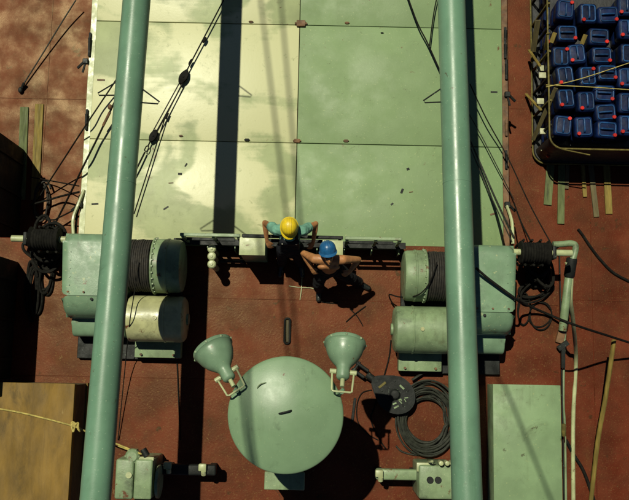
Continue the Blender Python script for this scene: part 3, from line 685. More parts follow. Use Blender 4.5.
rows = [  # photo centre, rotation
 ((567, 33), -90, 'far row, first from the left'), ((599, 36), -90, 'far row, second from the left'),
 ((560.5, 55), 0, 'row two from the far end, first from the left'), ((579, 54.5), 180, 'row two from the far end, second from the left'), ((601, 54), -90, 'row two from the far end, third from the left'),
 ((566, 77), 180, 'middle row, first from the left'), ((587, 77), 0, 'middle row, second from the left'), ((607, 74), -90, 'middle row, third from the left'),
 ((565, 100), 180, 'row two from the near end, first from the left'), ((585.5, 101), 180, 'row two from the near end, second from the left'), ((606, 92), -90, 'right column, third from the near end'),
 ((565, 125), 0, 'near row, first from the left'), ((585.5, 126), 180, 'near row, second from the left'), ((606, 110.5), -90, 'right column, second from the near end'), ((606, 129), -90, 'near row, third from the left'),
 ((566, 10), 0, 'row at the top edge, first from the left'), ((587, 12), 180, 'row at the top edge, second from the left'), ((608, 13), -90, 'row at the top edge, third from the left'),
]
for (c, rz, w) in rows: can(wc(*c), R(rz+random.uniform(-6, 6)), 'red-capped blue jerrycan, top layer, '+w)
for i, y in enumerate((5, 29, 53, 77, 101, 125)):
    can(wc(628, y), R(random.choice((0, 180))), 'blue jerrycan at the right picture edge, %s from the near end' % ('sixth', 'fifth', 'fourth', 'third', 'second', 'first')[i])
LZ = ZM+0.13
stk_l = W(531, 80, ZM+0.05).x; stk_b = W(580, 165, ZM+0.05).y
for i in range(8):
    can(Vector((stk_l+0.30, stk_b+0.40+i*0.385, LZ)), R((0, 180, 0, 0, 180, 180, 0, 0)[i]), 'blue jerrycan of the bottom layer on the open side, %s from the near corner' % ('first', 'second', 'third', 'fourth', 'fifth', 'sixth', 'seventh', 'eighth')[i])
for i in range(0):
    for j in range(2):
        can(Vector((stk_l+0.64+i*0.33, stk_b+0.40+j*0.385, LZ)), 0, 'blue jerrycan of the bottom layer inside the lashed stack near its near end')
# tray with rounded corners that carries them
t = thing('cargo_tray', 'black cargo tray with yellow rims holding the blue jerrycans', 'cargo tray', (stk_l+1.0, stk_b+1.5, ZM))
xr = stk_l+2.6; yt = stk_b+3.9
def outline(ins, z, r):
    return rrect(xr-stk_l-2*ins, yt-stk_b-2*ins, r, 8, z, (xr+stk_l)/2, (yt+stk_b)/2)
q = MB(); ra = [q.bm.verts.new(v) for v in outline(0.03, ZM+0.004, 0.22)]; rb = [q.bm.verts.new(v) for v in outline(0.0, ZM+0.05, 0.25)]; rc = [q.bm.verts.new(v) for v in outline(0.03, ZM+0.125, 0.22)]
for A_, B_ in ((ra, rb), (rb, rc)):
    for k in range(len(A_)): q.bm.faces.new((A_[k], A_[(k+1) % len(A_)], B_[(k+1) % len(A_)], B_[k]))
q.bm.faces.new(rc); q.bm.faces.new(ra[::-1]); q.build('tray_floor', 'tarp', t)
MB().tube(outline(0.0, ZM+0.10, 0.25), 0.015, 8, True).build('lower_rim', 'yellow_trim', t)
TR = top-0.02
MB().tube(outline(0.02, TR, 0.24), 0.016, 8, True).build('upper_rim', 'yellow_trim', t)
o0 = outline(0.05, ZM+0.14, 0.2); o1 = outline(0.05, TR-0.01, 0.2)
# tarpaulin skirt on the near side and round the near corner
q = MB(); idx = [k for k in range(len(o0)) if o0[k].y < stk_b+0.30]
lo_ = [q.bm.verts.new(o0[k]) for k in idx]; hi_ = [q.bm.verts.new(o1[k]) for k in idx]
lo2 = [q.bm.verts.new(o0[k]*0.998+Vector((0.004, 0.012, 0))) for k in idx]; hi2 = [q.bm.verts.new(o1[k]*0.998+Vector((0.004, 0.012, 0))) for k in idx]
for k in range(len(idx)-1):
    q.bm.faces.new((lo_[k], lo_[k+1], hi_[k+1], hi_[k])); q.bm.faces.new((lo2[k+1], lo2[k], hi2[k], hi2[k+1]))
q.build('skirt', 'tarp', t)
MB().box((stk_l+0.2, stk_b+0.2, ZM+0.635), (xr-0.06, yt-0.1, ZM+0.675), 0.004, 1).build('layer_board', 'tarp', t)
for k in range(8):
    y = stk_b+0.45+k*0.45; MB().obox((stk_l+0.03, y, ZM+0.12), (stk_l+0.045, y, TR), 0.05, 0.035, 0.004, Vector((0, 1, 0))).build('stake', 'yellow_trim' if k % 2 else 'black_steel', t)
# white blocks and dunnage on the open side
for i, (x, y, zz) in enumerate(((541, 68, 0.55), (543, 75, 0.62), (541, 101, 0.5), (544, 131, 0.62), (545, 148, 0.30))):
    zz += ZM+0.15; p = W(x, y, zz); q = MB(); q.box((p.x-0.07, p.y-0.055, zz-0.05), (p.x+0.06, p.y+0.055, zz), 0.01, 2); q.build('block', 'white_plastic', t)
MB().cyl(W(548, 156, ZM+0.45), W(548, 156, ZM+0.45)+Vector((0, 0, 0.03)), 0.034, seg=14).build('loose_cap', 'red_plastic', t)
for i, (a, c, za, zb_, w, mm) in enumerate((((529, 50), (540, 66), 0.25, 0.75, 0.05, 'wood_plank'), ((526, 94), (541, 110), 0.05, 0.62, 0.05, 'wood_plank'), ((556, 88), (533, 140), 0.98, 0.2, 0.075, 'wood_dark'),
                                        ((538, 20), (533, 52), 0.7, 0.3, 0.10, 'wood_dark'), ((548, 33), (545, 50), 1.0, 0.7, 0.06, 'yellow_trim'))):
    za, zb_ = ZM+za*1.15+0.02, ZM+zb_*1.15+0.02
    q = MB().obox(W(*a, za), W(*c, zb_), w, 0.025)
    o = q.build('dunnage_board', mm, None, base=W(*c, zb_)); tag(o, ('yellow board leaning on the jerrycan stack near its upper end', 'short yellow board leaning on the middle of the jerrycan stack', 'dark board leaning across the open side of the jerrycan stack', 'wide dark board at the far end of the jerrycan stack', 'yellow strip standing at the far rim of the jerrycan stack')[i], 'board', 'boards leaning on the jerrycan stack')
for i, (x, y) in enumerate(((553, 38), (583.5, 40))):
    p = W(x, y, top+0.02); q = MB(); q.obox(p+Vector((0.03, 0.09, 0.03)), p+Vector((-0.02, -0.07, -0.05)), 0.075, 0.02)
    o = q.build('wooden_wedge', 'wood_plank', None, base=p); tag(o, ('wooden wedge between jerrycans at the stack rim', 'wooden wedge between the far two jerrycans')[i], 'wedge', 'wedges between jerrycans')
for i, (a, mdl, c) in enumerate((((546, 87), (580, 79), (632, 62)), ((546, 85), (590, 87), (632, 90)))):
    rope('lashing_rope', [W(*a, top-0.02), W(*mdl, top+0.065), W(*c, top+0.065)], 0.008, 'rope_yellow', ('thin yellow lashing slanting up across the jerrycans', 'thin yellow lashing running level across the jerrycans')[i], 'rope', 'lashings over the jerrycans')
rope('lashing_rope', [W(556, 147, top), W(566, 150, top-.03), W(590, 155, top-.06)], 0.012, 'yellow_trim', 'yellow lashing along the near dark side of the tray', 'rope', 'lashings over the jerrycans')

# ================================================================== PLANKS ON DECK
def plank(x0, y0, x1, y1, wpx, mm, label, grp, z=ZM+0.018, tilt=0.0):
    a, c = W(x0, y0, z+tilt), W(x1, y1, z)
    o = MB().obox(a, c, wpx*px(ZM), 0.032, 0.004).build('plank', mm, None, base=c); tag(o, label, 'plank', grp); return o
plank(24.5, 107, 21, 200, 8.5, 'wood_green', 'greenish plank at the left edge beside a yellow plank', 'planks by the left edge')
plank(39.5, 104, 35, 200, 8.5, 'wood_plank', 'yellow plank right of the greenish plank at the left edge', 'planks by the left edge')
gp = 'planks below the jerrycans'
plank(550.5, 165, 547.5, 205, 8, 'wood_green', 'short wide plank nearest the hatch below the jerrycans', gp)
plank(561.5, 160, 560.8, 224, 7, 'wood_green', 'longest greenish plank below the jerrycans', gp)
plank(567.5, 160, 566.5, 189, 4, 'wood_dark', 'narrow dark plank beside the longest greenish plank', gp)
plank(582, 160, 585, 197, 4, 'wood_plank', 'thin yellow splintered plank below the jerrycans', gp)
plank(590, 160, 596.5, 217, 5.5, 'wood_dark', 'slanting dark plank below the jerrycans', gp)
plank(606, 160, 609, 214, 7, 'wood_plank', 'yellow plank at the right picture edge below the jerrycans', gp)
o = MB().tube(spline([W(614, 340, ZM+0.9), W(606, 395, ZM+0.6), W(598, 440, ZM+0.35), W(591, 500, ZM+0.05)], 6), 0.04, 10).build('bamboo_pole', 'wood_plank', None, base=W(591, 500, ZM)); tag(o, 'yellow wooden pole slanting at the lower right edge', 'pole')

# ================================================================== PIPES AND HOSES ON THE RIGHT
t = thing('deck_pipe', 'pale green elbow pipe beside the right winch with black joint', 'pipe', W(572, 262))
zP = 0.30
MB().tube(spline([W(553, 244.5, zP), W(562, 244, zP), W(572, 243.5, zP), W(575.5, 246, zP), W(575, 252, zP), W(572, 262, zP)], 6), 0.050, 14).build('elbow', 'green_worn', t)
p = W(558, 244.5, zP); MB().box((p.x-0.03, p.y-0.05, 0.0), (p.x+0.03, p.y+0.05, zP-0.05), 0.006, 1).build('support', 'black_steel', t)
MB().cyl(W(572, 258, zP), W(569, 277, zP-0.1), 0.085, seg=16, bev=0.02).build('joint', 'black_steel', t)
MB().cyl(W(569, 275, zP-0.1), W(562.5, 331, 0.1), 0.065, seg=16, bev=0.01).build('straight_run', 'green_worn', t)
MB().obox(W(562, 331, 0.03), W(559, 343, 0.03), 0.12, 0.05).build('end_block', 'rust_steel', t)
rope('deck_hose', [W(567, 262, 0.28), W(571, 275, 0.22), W(570.5, 300, 0.08), W(573.5, 325, -0.6), W(576, 360, -1.9), W(573.5, 410, -1.96), W(573, 450, -1.96), W(573.5, 515, -1.96)], 0.036, 'pale_paint', 'long pale green hose running down the right side of the deck', 'hose', n=10, seg=10)
rope('thin_hose', [W(566, 285, 0.20), W(566.5, 320, 0.06), W(564.5, 345, 0.0), W(563.5, 400, -0.04), W(565, 430, -0.2), W(566, 505, -0.3)], 0.018, 'green_worn', 'thin hose between the green locker and the long pale hose', 'hose', n=10, seg=8)
q = MB(); p = W(563, 346, 0.1); q.obox(W(558, 349, 0.08), W(568, 342, 0.12), 0.08, 0.06); q.obox(W(563, 345, 0.1), W(563, 368, 0.06), 0.06, 0.05); o = q.build('hose_coupling', 'black_steel', None, base=W(563, 346)); tag(o, 'black coupling on the thin hose above the green locker', 'coupling')
q = MB(); q.cyl(W(563.5, 424, 0.2), W(564, 436, 0.16), 0.035, seg=10, bev=0.006); o = q.build('brass_fitting', 'yellow_trim', None, base=W(563.5, 424)); tag(o, 'small brass fitting at the side of the green locker', 'fitting')
# dark cables
rope('black_cable', [W(476, 268, 1.15), W(490, 280, 1.10), W(516, 299, 1.02), W(523, 303, 0.5), W(545, 313, 0.10), W(575, 325, 0.16), W(612, 337, -0.8), W(640, 346, -1.4)], 0.02, 'rope_black', 'black cable slanting from the right winch to the right edge', 'cable', n=12)
rope('black_cable', [W(578, 229, ZM+0.03), W(582, 234, ZM+0.03), W(590, 246, ZM+0.03), W(600, 259, ZM+0.03), W(614, 273, ZM+0.03), W(635, 284, ZM+0.03)], 0.025, 'rope_black', 'short black cable end on the red deck at the right edge', 'cable', n=8)
rope('black_cable', [W(566, 440, ZM+0.03), W(574, 455, ZM+0.03), W(584, 472, ZM+0.03), W(594, 500, ZM+0.03)], 0.03, 'rope_black', 'black cable near the yellow pole foot', 'cable', n=8)
def loops(name, cx, cy, rx, ry, n, zz, r, mm, label, seed, ang=0.0, jit=5, z0=0.0):
    random.seed(seed); pts = []
    for i in range(n*10):
        a = 2*math.pi*i/10; k = i/(n*10)
        ca, sa = math.cos(a), math.sin(a)
        jx, jy = mnoise.noise(Vector((i*0.13, seed, 0)))*jit*2, mnoise.noise(Vector((i*0.13, seed+5.5, 0)))*jit*2
        ex, ey = rx*ca*(0.8+0.35*mnoise.noise(Vector((i*0.07, seed, 9)))), ry*sa*(0.85+0.3*mnoise.noise(Vector((i*0.07, seed, 3))))
        x = cx+ex*math.cos(ang)-ey*math.sin(ang)+jx; y = cy+ex*math.sin(ang)+ey*math.cos(ang)+jy
        pts.append(W(x, y, z0+r+zz*k))
    o = MB().tube(spline(pts, 4), r, 6).build(name, mm, None, base=pts[0]); tag(o, label, 'rope'); return o
loops('rope_loops', 535, 288, 22, 8, 4, 0.12, 0.017, 'rope_black', 'dark rope in loose loops under the right winch drum', 2, -0.35, 4)
loops('rope_loops', 541, 315, 14, 15, 2, 0.04, 0.012, 'rope_black', 'thin dark rope loop on deck right of the right winch', 11, 0.2, 2)
loops('rope_loops', 524, 310, 8, 18, 2, 0.04, 0.013, 'rope_black', 'narrow dark rope loop against the right winch casing', 21, 0.1, 2)
loops('rope_heap', 538, 268, 15, 20, 9, 0.34, 0.024, 'rope_black', 'black rope heap below the right winch shaft', 5, 0.1, 8)
loops('rope_heap', 47, 245, 17, 18, 10, 0.5, 0.026, 'rope_black', 'big black rope heap outside the left winch', 8, 0.0, 10)
loops('rope_loops', 46, 278, 9, 20, 3, 0.06, 0.022, 'rope_black', 'black rope in hanging loops below the left rope heap', 13, 0.15, 4)
loops('rope_loops', 33, 290, 7, 30, 4, 0.08, 0.02, 'rope_black', 'black rope stretched in long loops beside the dark locker', 17, 0.02, 3)
loops('rope_loops', 42, 200, 10, 22, 3, 0.10, 0.018, 'rope_brown', 'dark rope lying in the locker shade near the left planks', 23, 0.1, 5, ZM)
# ropes over the left deck
def line(pts, r, mm, label, cat='rope', name='guy_rope', grp=None):
    return rope(name, [W(*p) for p in pts], r, mm, label, cat, grp, n=6)
line([(76, 0, -1.7), (62, 22, -1.8), (40, 58, -1.9), (21, 88, -1.95)], 0.014, 'wire_grey', 'dark wire with a shackle crossing the upper left corner', 'wire')
q = MB(); q.ell(W(20.5, 90, -1.95), (0.045, 0.06, 0.04)); q.cyl(W(24, 83, -1.9), W(22, 88, -1.94), 0.028, seg=8); o = q.build('wire_shackle', 'black_steel', None, base=W(20.5, 90, -1.95)); tag(o, 'black shackle at the end of the upper left wire', 'shackle')
line([(124, 68, -.85), (100, 104, -.95), (84, 128, -.95), (60, 165, -1.5), (36, 202, -1.95)], 0.014, 'rope_black', 'upper of two dark guy ropes slanting left from the left boom')
line([(116, 99, -.85), (98, 137, -.95), (84, 165, -.98), (70, 194, -1.4), (53, 228, -1.9)], 0.018, 'rope_black', 'lower thicker guy rope slanting left from the left boom')
q = MB(); a, c = W(103, 126, -.93), W(110, 112, -.88); q.cyl(a, c, 0.026, seg=8); q.ell(W(110, 107, -.87), (0.04, 0.05, 0.04)); o = q.build('turnbuckle', 'rust_steel', None, base=a); tag(o, 'rusty turnbuckle at the head of the thick guy rope', 'turnbuckle')
line([(30, 205, -1.7), (48, 200, -1.8), (62, 196, -1.75), (79, 192, -1.2)], 0.02, 'rope_black', 'dark rope running level to the left hatch cleat')
line([(30, 177, -1.8), (52, 181, -1.8), (79, 186, -1.2)], 0.012, 'rope_black', 'thin dark rope above the level one by the left hatch cleat')
line([(36, 217, -1.7), (52, 220, -1.75), (60, 217, -1.7), (80, 207, -1.2)], 0.014, 'rope_black', 'dark rope bending up to the left hatch cleat')
line([(84, 190, -1.17), (78, 205, -1.1), (73, 220, -1.1), (74, 242, -1.0)], 0.03, 'pale_paint', 'pale pipe along the left hatch side above the winch', 'pipe', 'hatch_pipe')
line([(80, 195, -1.2), (77, 215, -1.2), (75, 240, -1.1)], 0.022, 'rope_black', 'black rope beside the pale pipe at the left hatch side')

# guy tackle over the worn left hatch half with its painted glint
t = thing('guy_tackle', 'black two-block rope tackle stretched over the worn, glint-painted left hatch cover', 'tackle', W(183, 79, ZH))
def TP(x, y, z): return W(x, y, z)
u0, u1 = TP(231, -14, ZH+0.10), TP(185.5, 73, ZH+0.08)
MB().tube([u0, u1], 0.013, 8).build('pendant', 'rope_black', t)
for (x, y) in ((204.5, 40), (190.5, 62)):
    p = TP(x, y, ZH+0.08); d = (u1-u0).normalized(); MB().tube([p-d*0.06, p-d*0.03, p+d*0.03, p+d*0.06], 0.02, 8, radii=[0.014, 0.026, 0.026, 0.014]).build('seizing', 'rope_black', t)
def pulley(pa, pb, w, nm):
    a, c = TP(*pa), TP(*pb); d = c-a; L = d.length; d.normalize(); s = d.cross(Vector((0, 0, 1))).normalized()
    q = MB()
    for off in (-0.022, 0.022):
        z = Vector((0, 0, off))
        prof = [(0, 0.2), (0.12, 0.5), (0.3, 0.85), (0.5, 1), (0.72, 0.85), (0.9, 0.5), (1, 0.15)]
        l1 = [a+d*L*f+s*w*g for f, g in prof]; l2 = [a+d*L*f-s*w*g for f, g in prof][::-1]
        loop = l1+l2
        A_ = [q.bm.verts.new(v+z+Vector((0, 0, 0.008))) for v in loop]; B_ = [q.bm.verts.new(v+z-Vector((0, 0, 0.008))) for v in loop]
        q.bm.faces.new(A_); q.bm.faces.new(B_[::-1])
        for k in range(len(A_)): q.bm.faces.new((A_[k], B_[k], B_[(k+1) % len(A_)], A_[(k+1) % len(A_)]))
    mid = a+d*L*0.5
    q.cyl(mid-Vector((0, 0, 0.014)), mid+Vector((0, 0, 0.014)), w*0.82, seg=18); q.cyl(mid-Vector((0, 0, 0.04)), mid+Vector((0, 0, 0.045)), 0.018, seg=10)
    q.build(nm, 'tackle_black', t)
pulley((187.5, 70, ZH+0.08), (179.5, 84, ZH+0.08), 0.072, 'upper_block')
pulley((156.5, 130, ZH+0.08), (150, 142, ZH+0.08), 0.062, 'lower_block')
for i, (a, c, mm) in enumerate((((180, 82, ZH+0.08), (152, 133, ZH+0.08), 'rope_brown'), ((182.5, 84, ZH+0.08), (156, 134, ZH+0.08), 'rope_black'), ((184, 80, ZH+0.08), (165, 118, ZH+0.08), 'rope_brown'), ((165, 118, ZH+0.08), (134, 214, ZH+0.10), 'rope_black'))):
    MB().tube([TP(*a), TP(*c)], 0.011, 6).build('fall', mm, t)
MB().cyl(TP(168, 113, ZH+0.08), TP(165.5, 119, ZH+0.08), 0.022, seg=8).build('seizing', 'rope_black', t)
q = MB(); k0, k1 = TP(150, 142, ZH+0.08), TP(138, 166, ZH+0.10); q.tube(rrect(0.05, 0.10, 0.024, 4), 0.010, 6, True)
rot = Vector((0, 1, 0)).rotation_difference((k1-k0).normalized()).to_matrix().to_4x4(); rot.translation = k0.lerp(k1, 0.28)
bmesh.ops.transform(q.bm, matrix=rot, verts=q.bm.verts); q.tube([k0, k0.lerp(k1, 0.16)], 0.013, 6); q.tube([k0.lerp(k1, 0.42), k1, TP(118, 206, ZH+0.08)], 0.016, 6); q.build('hook_link', 'tackle_black', t)

# wires by the right boom
line([(404, -14, -.95), (417, 22, -.95), (428, 44, -.97), (444, 80, -1.0)], 0.013, 'rope_black', 'dark guy wire meeting the right boom from the upper left', 'wire', 'guy_wire')
line([(440, -16, -.98), (434, 12, -.98), (429.5, 46, -.97)], 0.011, 'rope_black', 'short wire joining the guy wire beside the right boom', 'wire', 'guy_wire')
line([(470, 84, -.75), (486, 118, -.8), (508, 158, -.9), (530, 205, -.5), (553, 247, 0.3)], 0.011, 'rope_black', 'thin wire slanting from the right boom across to the deck pipe', 'wire', 'guy_wire')
line([(469, 114, -.9), (482, 137, -.95), (500, 172, -.98), (514, 200, -1.15)], 0.009, 'wire_grey', 'thinnest wire lying over the right hatch edge', 'wire', 'guy_wire')
line([(468, 136, -.9), (480, 163, -.9), (496, 200, -.6), (514, 238, 0.75)], 0.018, 'wire_grey', 'thick dark wire leading down to the right winch shaft', 'wire', 'guy_wire')
line([(470, 147, -.98), (494, 203, -.8), (512, 242, 0.7)], 0.010, 'rope_brown', 'thin brown line alongside the thick dark wire', 'wire', 'guy_wire')
line([(514, 203, -1.15), (521, 222, -.4), (530, 240, 0.9)], 0.015, 'rope_black', 'short dark rope from the hatch cleat to the right winch shaft')
line([(507, 206, -1.12), (512, 222, -1.0), (513, 244, -.9)], 0.028, 'pale_paint', 'pale pipe along the right hatch side above the winch', 'pipe', 'hatch_pipe')
line([(395, 308, 0.02), (389, 295, 0.3), (400, 297, 0.55), (418, 295, 0.9), (430, 282, 1.04), (437, 262, 1.06)], 0.011, 'rope_black', 'black cable bending round the right winch drum', 'cable', 'black_cable')
line([(139, 262, 1.05), (134, 295, 0.98), (130, 320, 0.98), (126, 358, 0.3), (118, 440, 0.03)], 0.008, 'rope_black', 'thin black cable hanging over the left winch motor', 'cable', 'black_cable')

# ================================================================== CARGO BLOCK AND WIRE COIL
t = thing('cargo_block', 'black steel cargo block with shackle lying against the wire coil', 'pulley block', W(393, 393))
cc = W(394, 394, 0.15); d = (W(372, 378, 0.15)-W(400, 398, 0.15)).normalized(); s = d.cross(Vector((0, 0, 1))).normalized()
for nm, off in (('cheek', 0.10), ('cheek', -0.06)):
    q = MB(); n = 28; loop = []
    for k in range(n):
        a = 2*math.pi*k/n; rr = 0.31 if math.cos(a) < 0.2 else 0.31+0.10*(math.cos(a)-0.2)
        loop.append(cc+d*rr*math.cos(a)*1.08+s*0.285*math.sin(a)*(1 if math.cos(a) < 0.3 else 1-0.55*(math.cos(a)-0.3)))
    A_ = [q.bm.verts.new(v+Vector((0, 0, off+0.02))) for v in loop]; B_ = [q.bm.verts.new(v+Vector((0, 0, off-0.02))) for v in loop]
    q.bm.faces.new(A_); q.bm.faces.new(B_[::-1])
    for k in range(n): q.bm.faces.new((A_[k], B_[k], B_[(k+1) % n], A_[(k+1) % n]))
    q.build(nm, 'black_steel', t)
q = MB(); q.lathe([(0, -0.04), (0.26, -0.04), (0.22, -0.01), (0.22, 0.01), (0.26, 0.05), (0, 0.05)], cc+Vector((0, 0, 0.02)), seg=32); q.build('sheave', 'rust_steel', t)
MB().lathe([(0, 0), (0.085, 0), (0.085, 0.02), (0.06, 0.045), (0, 0.05)], cc+Vector((0, 0, 0.12)), seg=20).build('hub', 'black_steel', t)
random.seed(12)
for k in range(5):
    a = R(72*k+20); p = cc+Vector((0.21*math.cos(a), 0.21*math.sin(a), 0.12)); MB().cyl(p, p+Vector((0, 0, 0.018)), 0.02, seg=8).build('rivet', 'black_steel', t)
for k in range(9):
    a = R(random.uniform(-110, 60)); r_ = random.uniform(0.06, 0.25); p = cc+Vector((r_*math.cos(a), r_*math.sin(a), 0.123)); dd = Vector((random.uniform(-.04, .04), random.uniform(-.03, .03), 0.0)); MB().obox(p-dd, p+dd, random.uniform(0.012, 0.03), 0.004, 0.001).build('paint_flake', 'green_worn', t)
a, c = cc+d*0.30, cc+d*0.52
MB().cyl(a, c, 0.055, seg=14, bev=0.01).build('swivel', 'black_steel', t)
q = MB(); q.obox(c+s*0.06, c+s*0.06+d*0.24, 0.05, 0.06, 0.012); q.obox(c-s*0.06, c-s*0.06+d*0.24, 0.05, 0.06, 0.012); q.cyl(c+d*0.20-s*0.10, c+d*0.20+s*0.10, 0.025, seg=10); q.build('fork', 'black_steel', t)
MB().obox(cc+d*0.26-s*0.06+Vector((0, 0, 0.125)), cc+d*0.22+s*0.07+Vector((0, 0, 0.125)), 0.035, 0.006, 0.001).build('yellow_mark', 'yellow_trim', t)
# coil
random.seed(4); pts = []; n = 22
c0 = W(426, 418); 
for i in range(n*20):
    a = 2*math.pi*i/20; k = i//20; fr = (k*0.37) % 1.0
    rr = 0.30+0.22*((k*0.618) % 1.0) + 0.025*mnoise.noise(Vector((i*0.11, 1, 0)))
    nx = ((k+1)*0.618) % 1.0; rr += 0.22*(nx-((k*0.618) % 1.0))*((i % 20)/20)
    off = Vector((0.03*math.sin(k*2.1), -0.015+0.07*math.sin(k*1.3), 0))
    pts.append(c0+off+Vector((rr*math.cos(a)*0.95, rr*math.sin(a)*1.12, 0.018+0.13*k/n)))
o = MB().tube(spline(pts, 3), 0.016, 6).build('wire_coil', 'wire_grey', None, base=c0); tag(o, 'large coil of dark wire rope beside the right boom', 'wire coil')
line([(396, 446, .02), (403, 452, .02), (420, 455, .02), (440, 450, .02), (449, 440, .02)], 0.014, 'wire_grey', 'loose outer turn of wire below the coil', 'wire', 'loose_wire')
line([(391, 340, .02), (388, 362, .02), (375, 405, .02), (371, 420, .02), (380, 440, .02), (386, 449, .02)], 0.011, 'rope_black', 'thin black line running down past the black cargo block', 'rope', 'thin_line')
line([(372, 390, .02), (362, 393, .02), (357, 405, .02), (358, 422, .02), (368, 434, .02), (378, 440, .02)], 0.008, 'rope_black', 'thin loop of line left of the cargo block', 'rope', 'thin_line')
line([(412, 380, .12), (425, 372, .1), (437, 367, .04), (448, 362, .04)], 0.02, 'wire_grey', 'wire end leading from the coil under the right winch', 'wire', 'loose_wire')
o = MB().obox(W(355, 398, .015), W(352, 422, .015), 0.04, 0.025).build('iron_bar', 'black_steel', None, base=W(352, 422)); tag(o, 'short dark bar on deck right of the ventilator cap', 'bar')

# ================================================================== SMALL THINGS ON DECK
q = MB(); c0 = W(287.3, 331, 0.02); ring = rrect(0.085, 0.40, 0.042, 6, 0.02, c0.x, c0.y); q.tube(ring, 0.018, 8, True)
o = q.build('long_link', 'black_steel', None, base=c0); tag(o, 'long black steel link lying on the deck below the men', 'link')
o = MB().obox(W(287.3, 320, 0.012), W(287.3, 342, 0.012), 0.045, 0.012).build('wood_slip', 'wood_dark', None, base=c0); tag(o, 'slip of wood inside the long black link', 'wood')
gq = 'thin sticks and lines on the deck'
line([(289, 286, .012), (300, 287.5, .012), (311, 288, .012), (318, 291, .012)], 0.007, 'pale_paint', 'thin pale line lying level on deck below the men', 'line', 'thin_line', gq)
line([(302, 277, .014), (301.5, 288, .02), (300, 300, .012)], 0.007, 'pale_paint', 'thin pale line lying up and down across the level one', 'line', 'thin_line', gq)
line([(317, 301, .012), (330, 303, .012), (338, 303, .012)], 0.010, 'rope_black', 'thin dark rod by the boot of the man in the blue helmet', 'rod', 'thin_rod', gq)
line([(346, 322, .012), (355, 314, .02), (366, 306, .012)], 0.009, 'rope_black', 'thin dark rod crossing another above the right floodlight', 'rod', 'thin_rod', gq)
line([(350, 309, .012), (357, 316, .024), (363, 326, .012)], 0.008, 'rope_black', 'thin bent rod under another above the right floodlight', 'rod', 'thin_rod', gq)
line([(177, 362, .02), (178, 385, .02), (179, 410, .02), (180, 440, .02)], 0.010, 'rope_black', 'thin dark line on deck along the left boom shadow', 'line', 'thin_line', gq)

# ================================================================== STAYS HIGH OVERHEAD (their soft shadows cross the hatch, deck and ventilator)
for i, (a, c) in enumerate((((263, 20), (285, 203)), ((282.5, 20), (300, 218)))):
    A_, B_ = W(*a, ZH), W(*c, ZH); dd = (B_-A_); lift = Vector((-0.255, 0.345, 1.0))*15.0
    o = MB().tube([A_-dd*1.2+lift, B_+dd*2.5+lift+Vector((0, 0, 0.0))], 0.024, 10).build('mast_stay', 'wire_grey', None, base=A_+lift)
    tag(o, ('mast stay high overhead casting the left of two soft shadow lines', 'mast stay high overhead casting the right of two soft shadow lines')[i], 'stay', 'stays overhead')

A_, B_ = W(505, 386, 0.5), W(543, 480, 0.5); dd = B_-A_; lift = Vector((-0.255, 0.345, 1.0))*11.8
o = MB().tube([A_-dd*0.35+lift, B_+dd*3+lift], 0.02, 8).build('mast_stay', 'wire_grey', None, base=A_+lift); tag(o, 'thin mast stay overhead casting a slanting shadow on the green locker', 'stay', 'stays overhead')

# ================================================================== PEOPLE
def remeshed(name, q, vox, m_, parent, sm=4, fold=0.0):
    """one continuous surface from overlapping tapered volumes"""
    o = q.build(name+'_tmp', m_, None)
    md = o.modifiers.new('r', 'REMESH'); md.mode = 'VOXEL'; md.voxel_size = vox
    ms = o.modifiers.new('s', 'SMOOTH'); ms.iterations = sm; ms.factor = 0.5
    dg = bpy.context.evaluated_depsgraph_get(); dg.update()
    me = bpy.data.meshes.new_from_object(o.evaluated_get(dg)); me.name = name
    old = o.data; bpy.data.objects.remove(o); bpy.data.meshes.remove(old)
    me.polygons.foreach_set('use_smooth', [True]*len(me.polygons))
    if fold > 0:
        nv = [v.normal.copy() for v in me.vertices]
        for v, nn in zip(me.vertices, nv):
            p = v.co; w_ = mnoise.noise(Vector((p.x*9, p.y*9, p.z*16)))+0.6*mnoise.noise(Vector((p.x*22, p.y*22, p.z*34)))
            v.co = p + nn*fold*w_
    if not me.materials: me.materials.append(MATS[m_])
    r = bpy.data.objects.new(name, me); COL.objects.link(r); r.parent = parent
    return r
def cap(q, a, ra, c, rc, n=6, seg=14):
    """tapered capsule"""
    a, c = Vector(a), Vector(c); d = (c-a).normalized(); pts = []; rad = []
    for i in range(n): an = math.pi/2*(1-i/n); pts.append(a-d*ra*math.sin(an)); rad.append(max(1e-4, ra*math.cos(an)))
    pts.append(a); rad.append(ra); pts.append(c); rad.append(rc)
    for i in range(1, n+1): an = math.pi/2*i/n; pts.append(c+d*rc*math.sin(an)); rad.append(max(1e-4, rc*math.cos(an)))
    q.tube(pts, 1, seg, radii=rad); return q
def chain(q, pts):
    for (a, ra), (c, rc) in zip(pts, pts[1:]): cap(q, a, ra, c, rc)
def hand(q, wrist, dirv, palmn, side):
    """palm and five fingers curling towards palmn"""
    d = Vector(dirv).normalized(); n_ = Vector(palmn); n_ = (n_-d*n_.dot(d)).normalized(); s = d.cross(n_)*side
    w = Vector(wrist)
    for k in (-1, 0, 1): cap(q, w+d*0.01+s*0.014*k, 0.018, w+d*0.085+s*0.025*k, 0.0155)
    for k, (off, L) in enumerate(((-0.033, 0.070), (-0.011, 0.078), (0.011, 0.073), (0.031, 0.058))):
        b0 = w+d*0.088+s*off; b1 = b0+d*L*0.5+n_*0.008; b2 = b1+d*L*0.32+n_*L*0.32; b3 = b2+d*L*0.08+n_*L*0.3
        chain(q, [(b0, 0.0095), (b1, 0.009), (b2, 0.0085), (b3, 0.0075)])
    b0 = w+d*0.03-s*0.026; b1 = b0+d*0.035-s*0.03+n_*0.008; b2 = b1+d*0.03-s*0.008+n_*0.012
    chain(q, [(b0, 0.0125), (b1, 0.011), (b2, 0.009)])
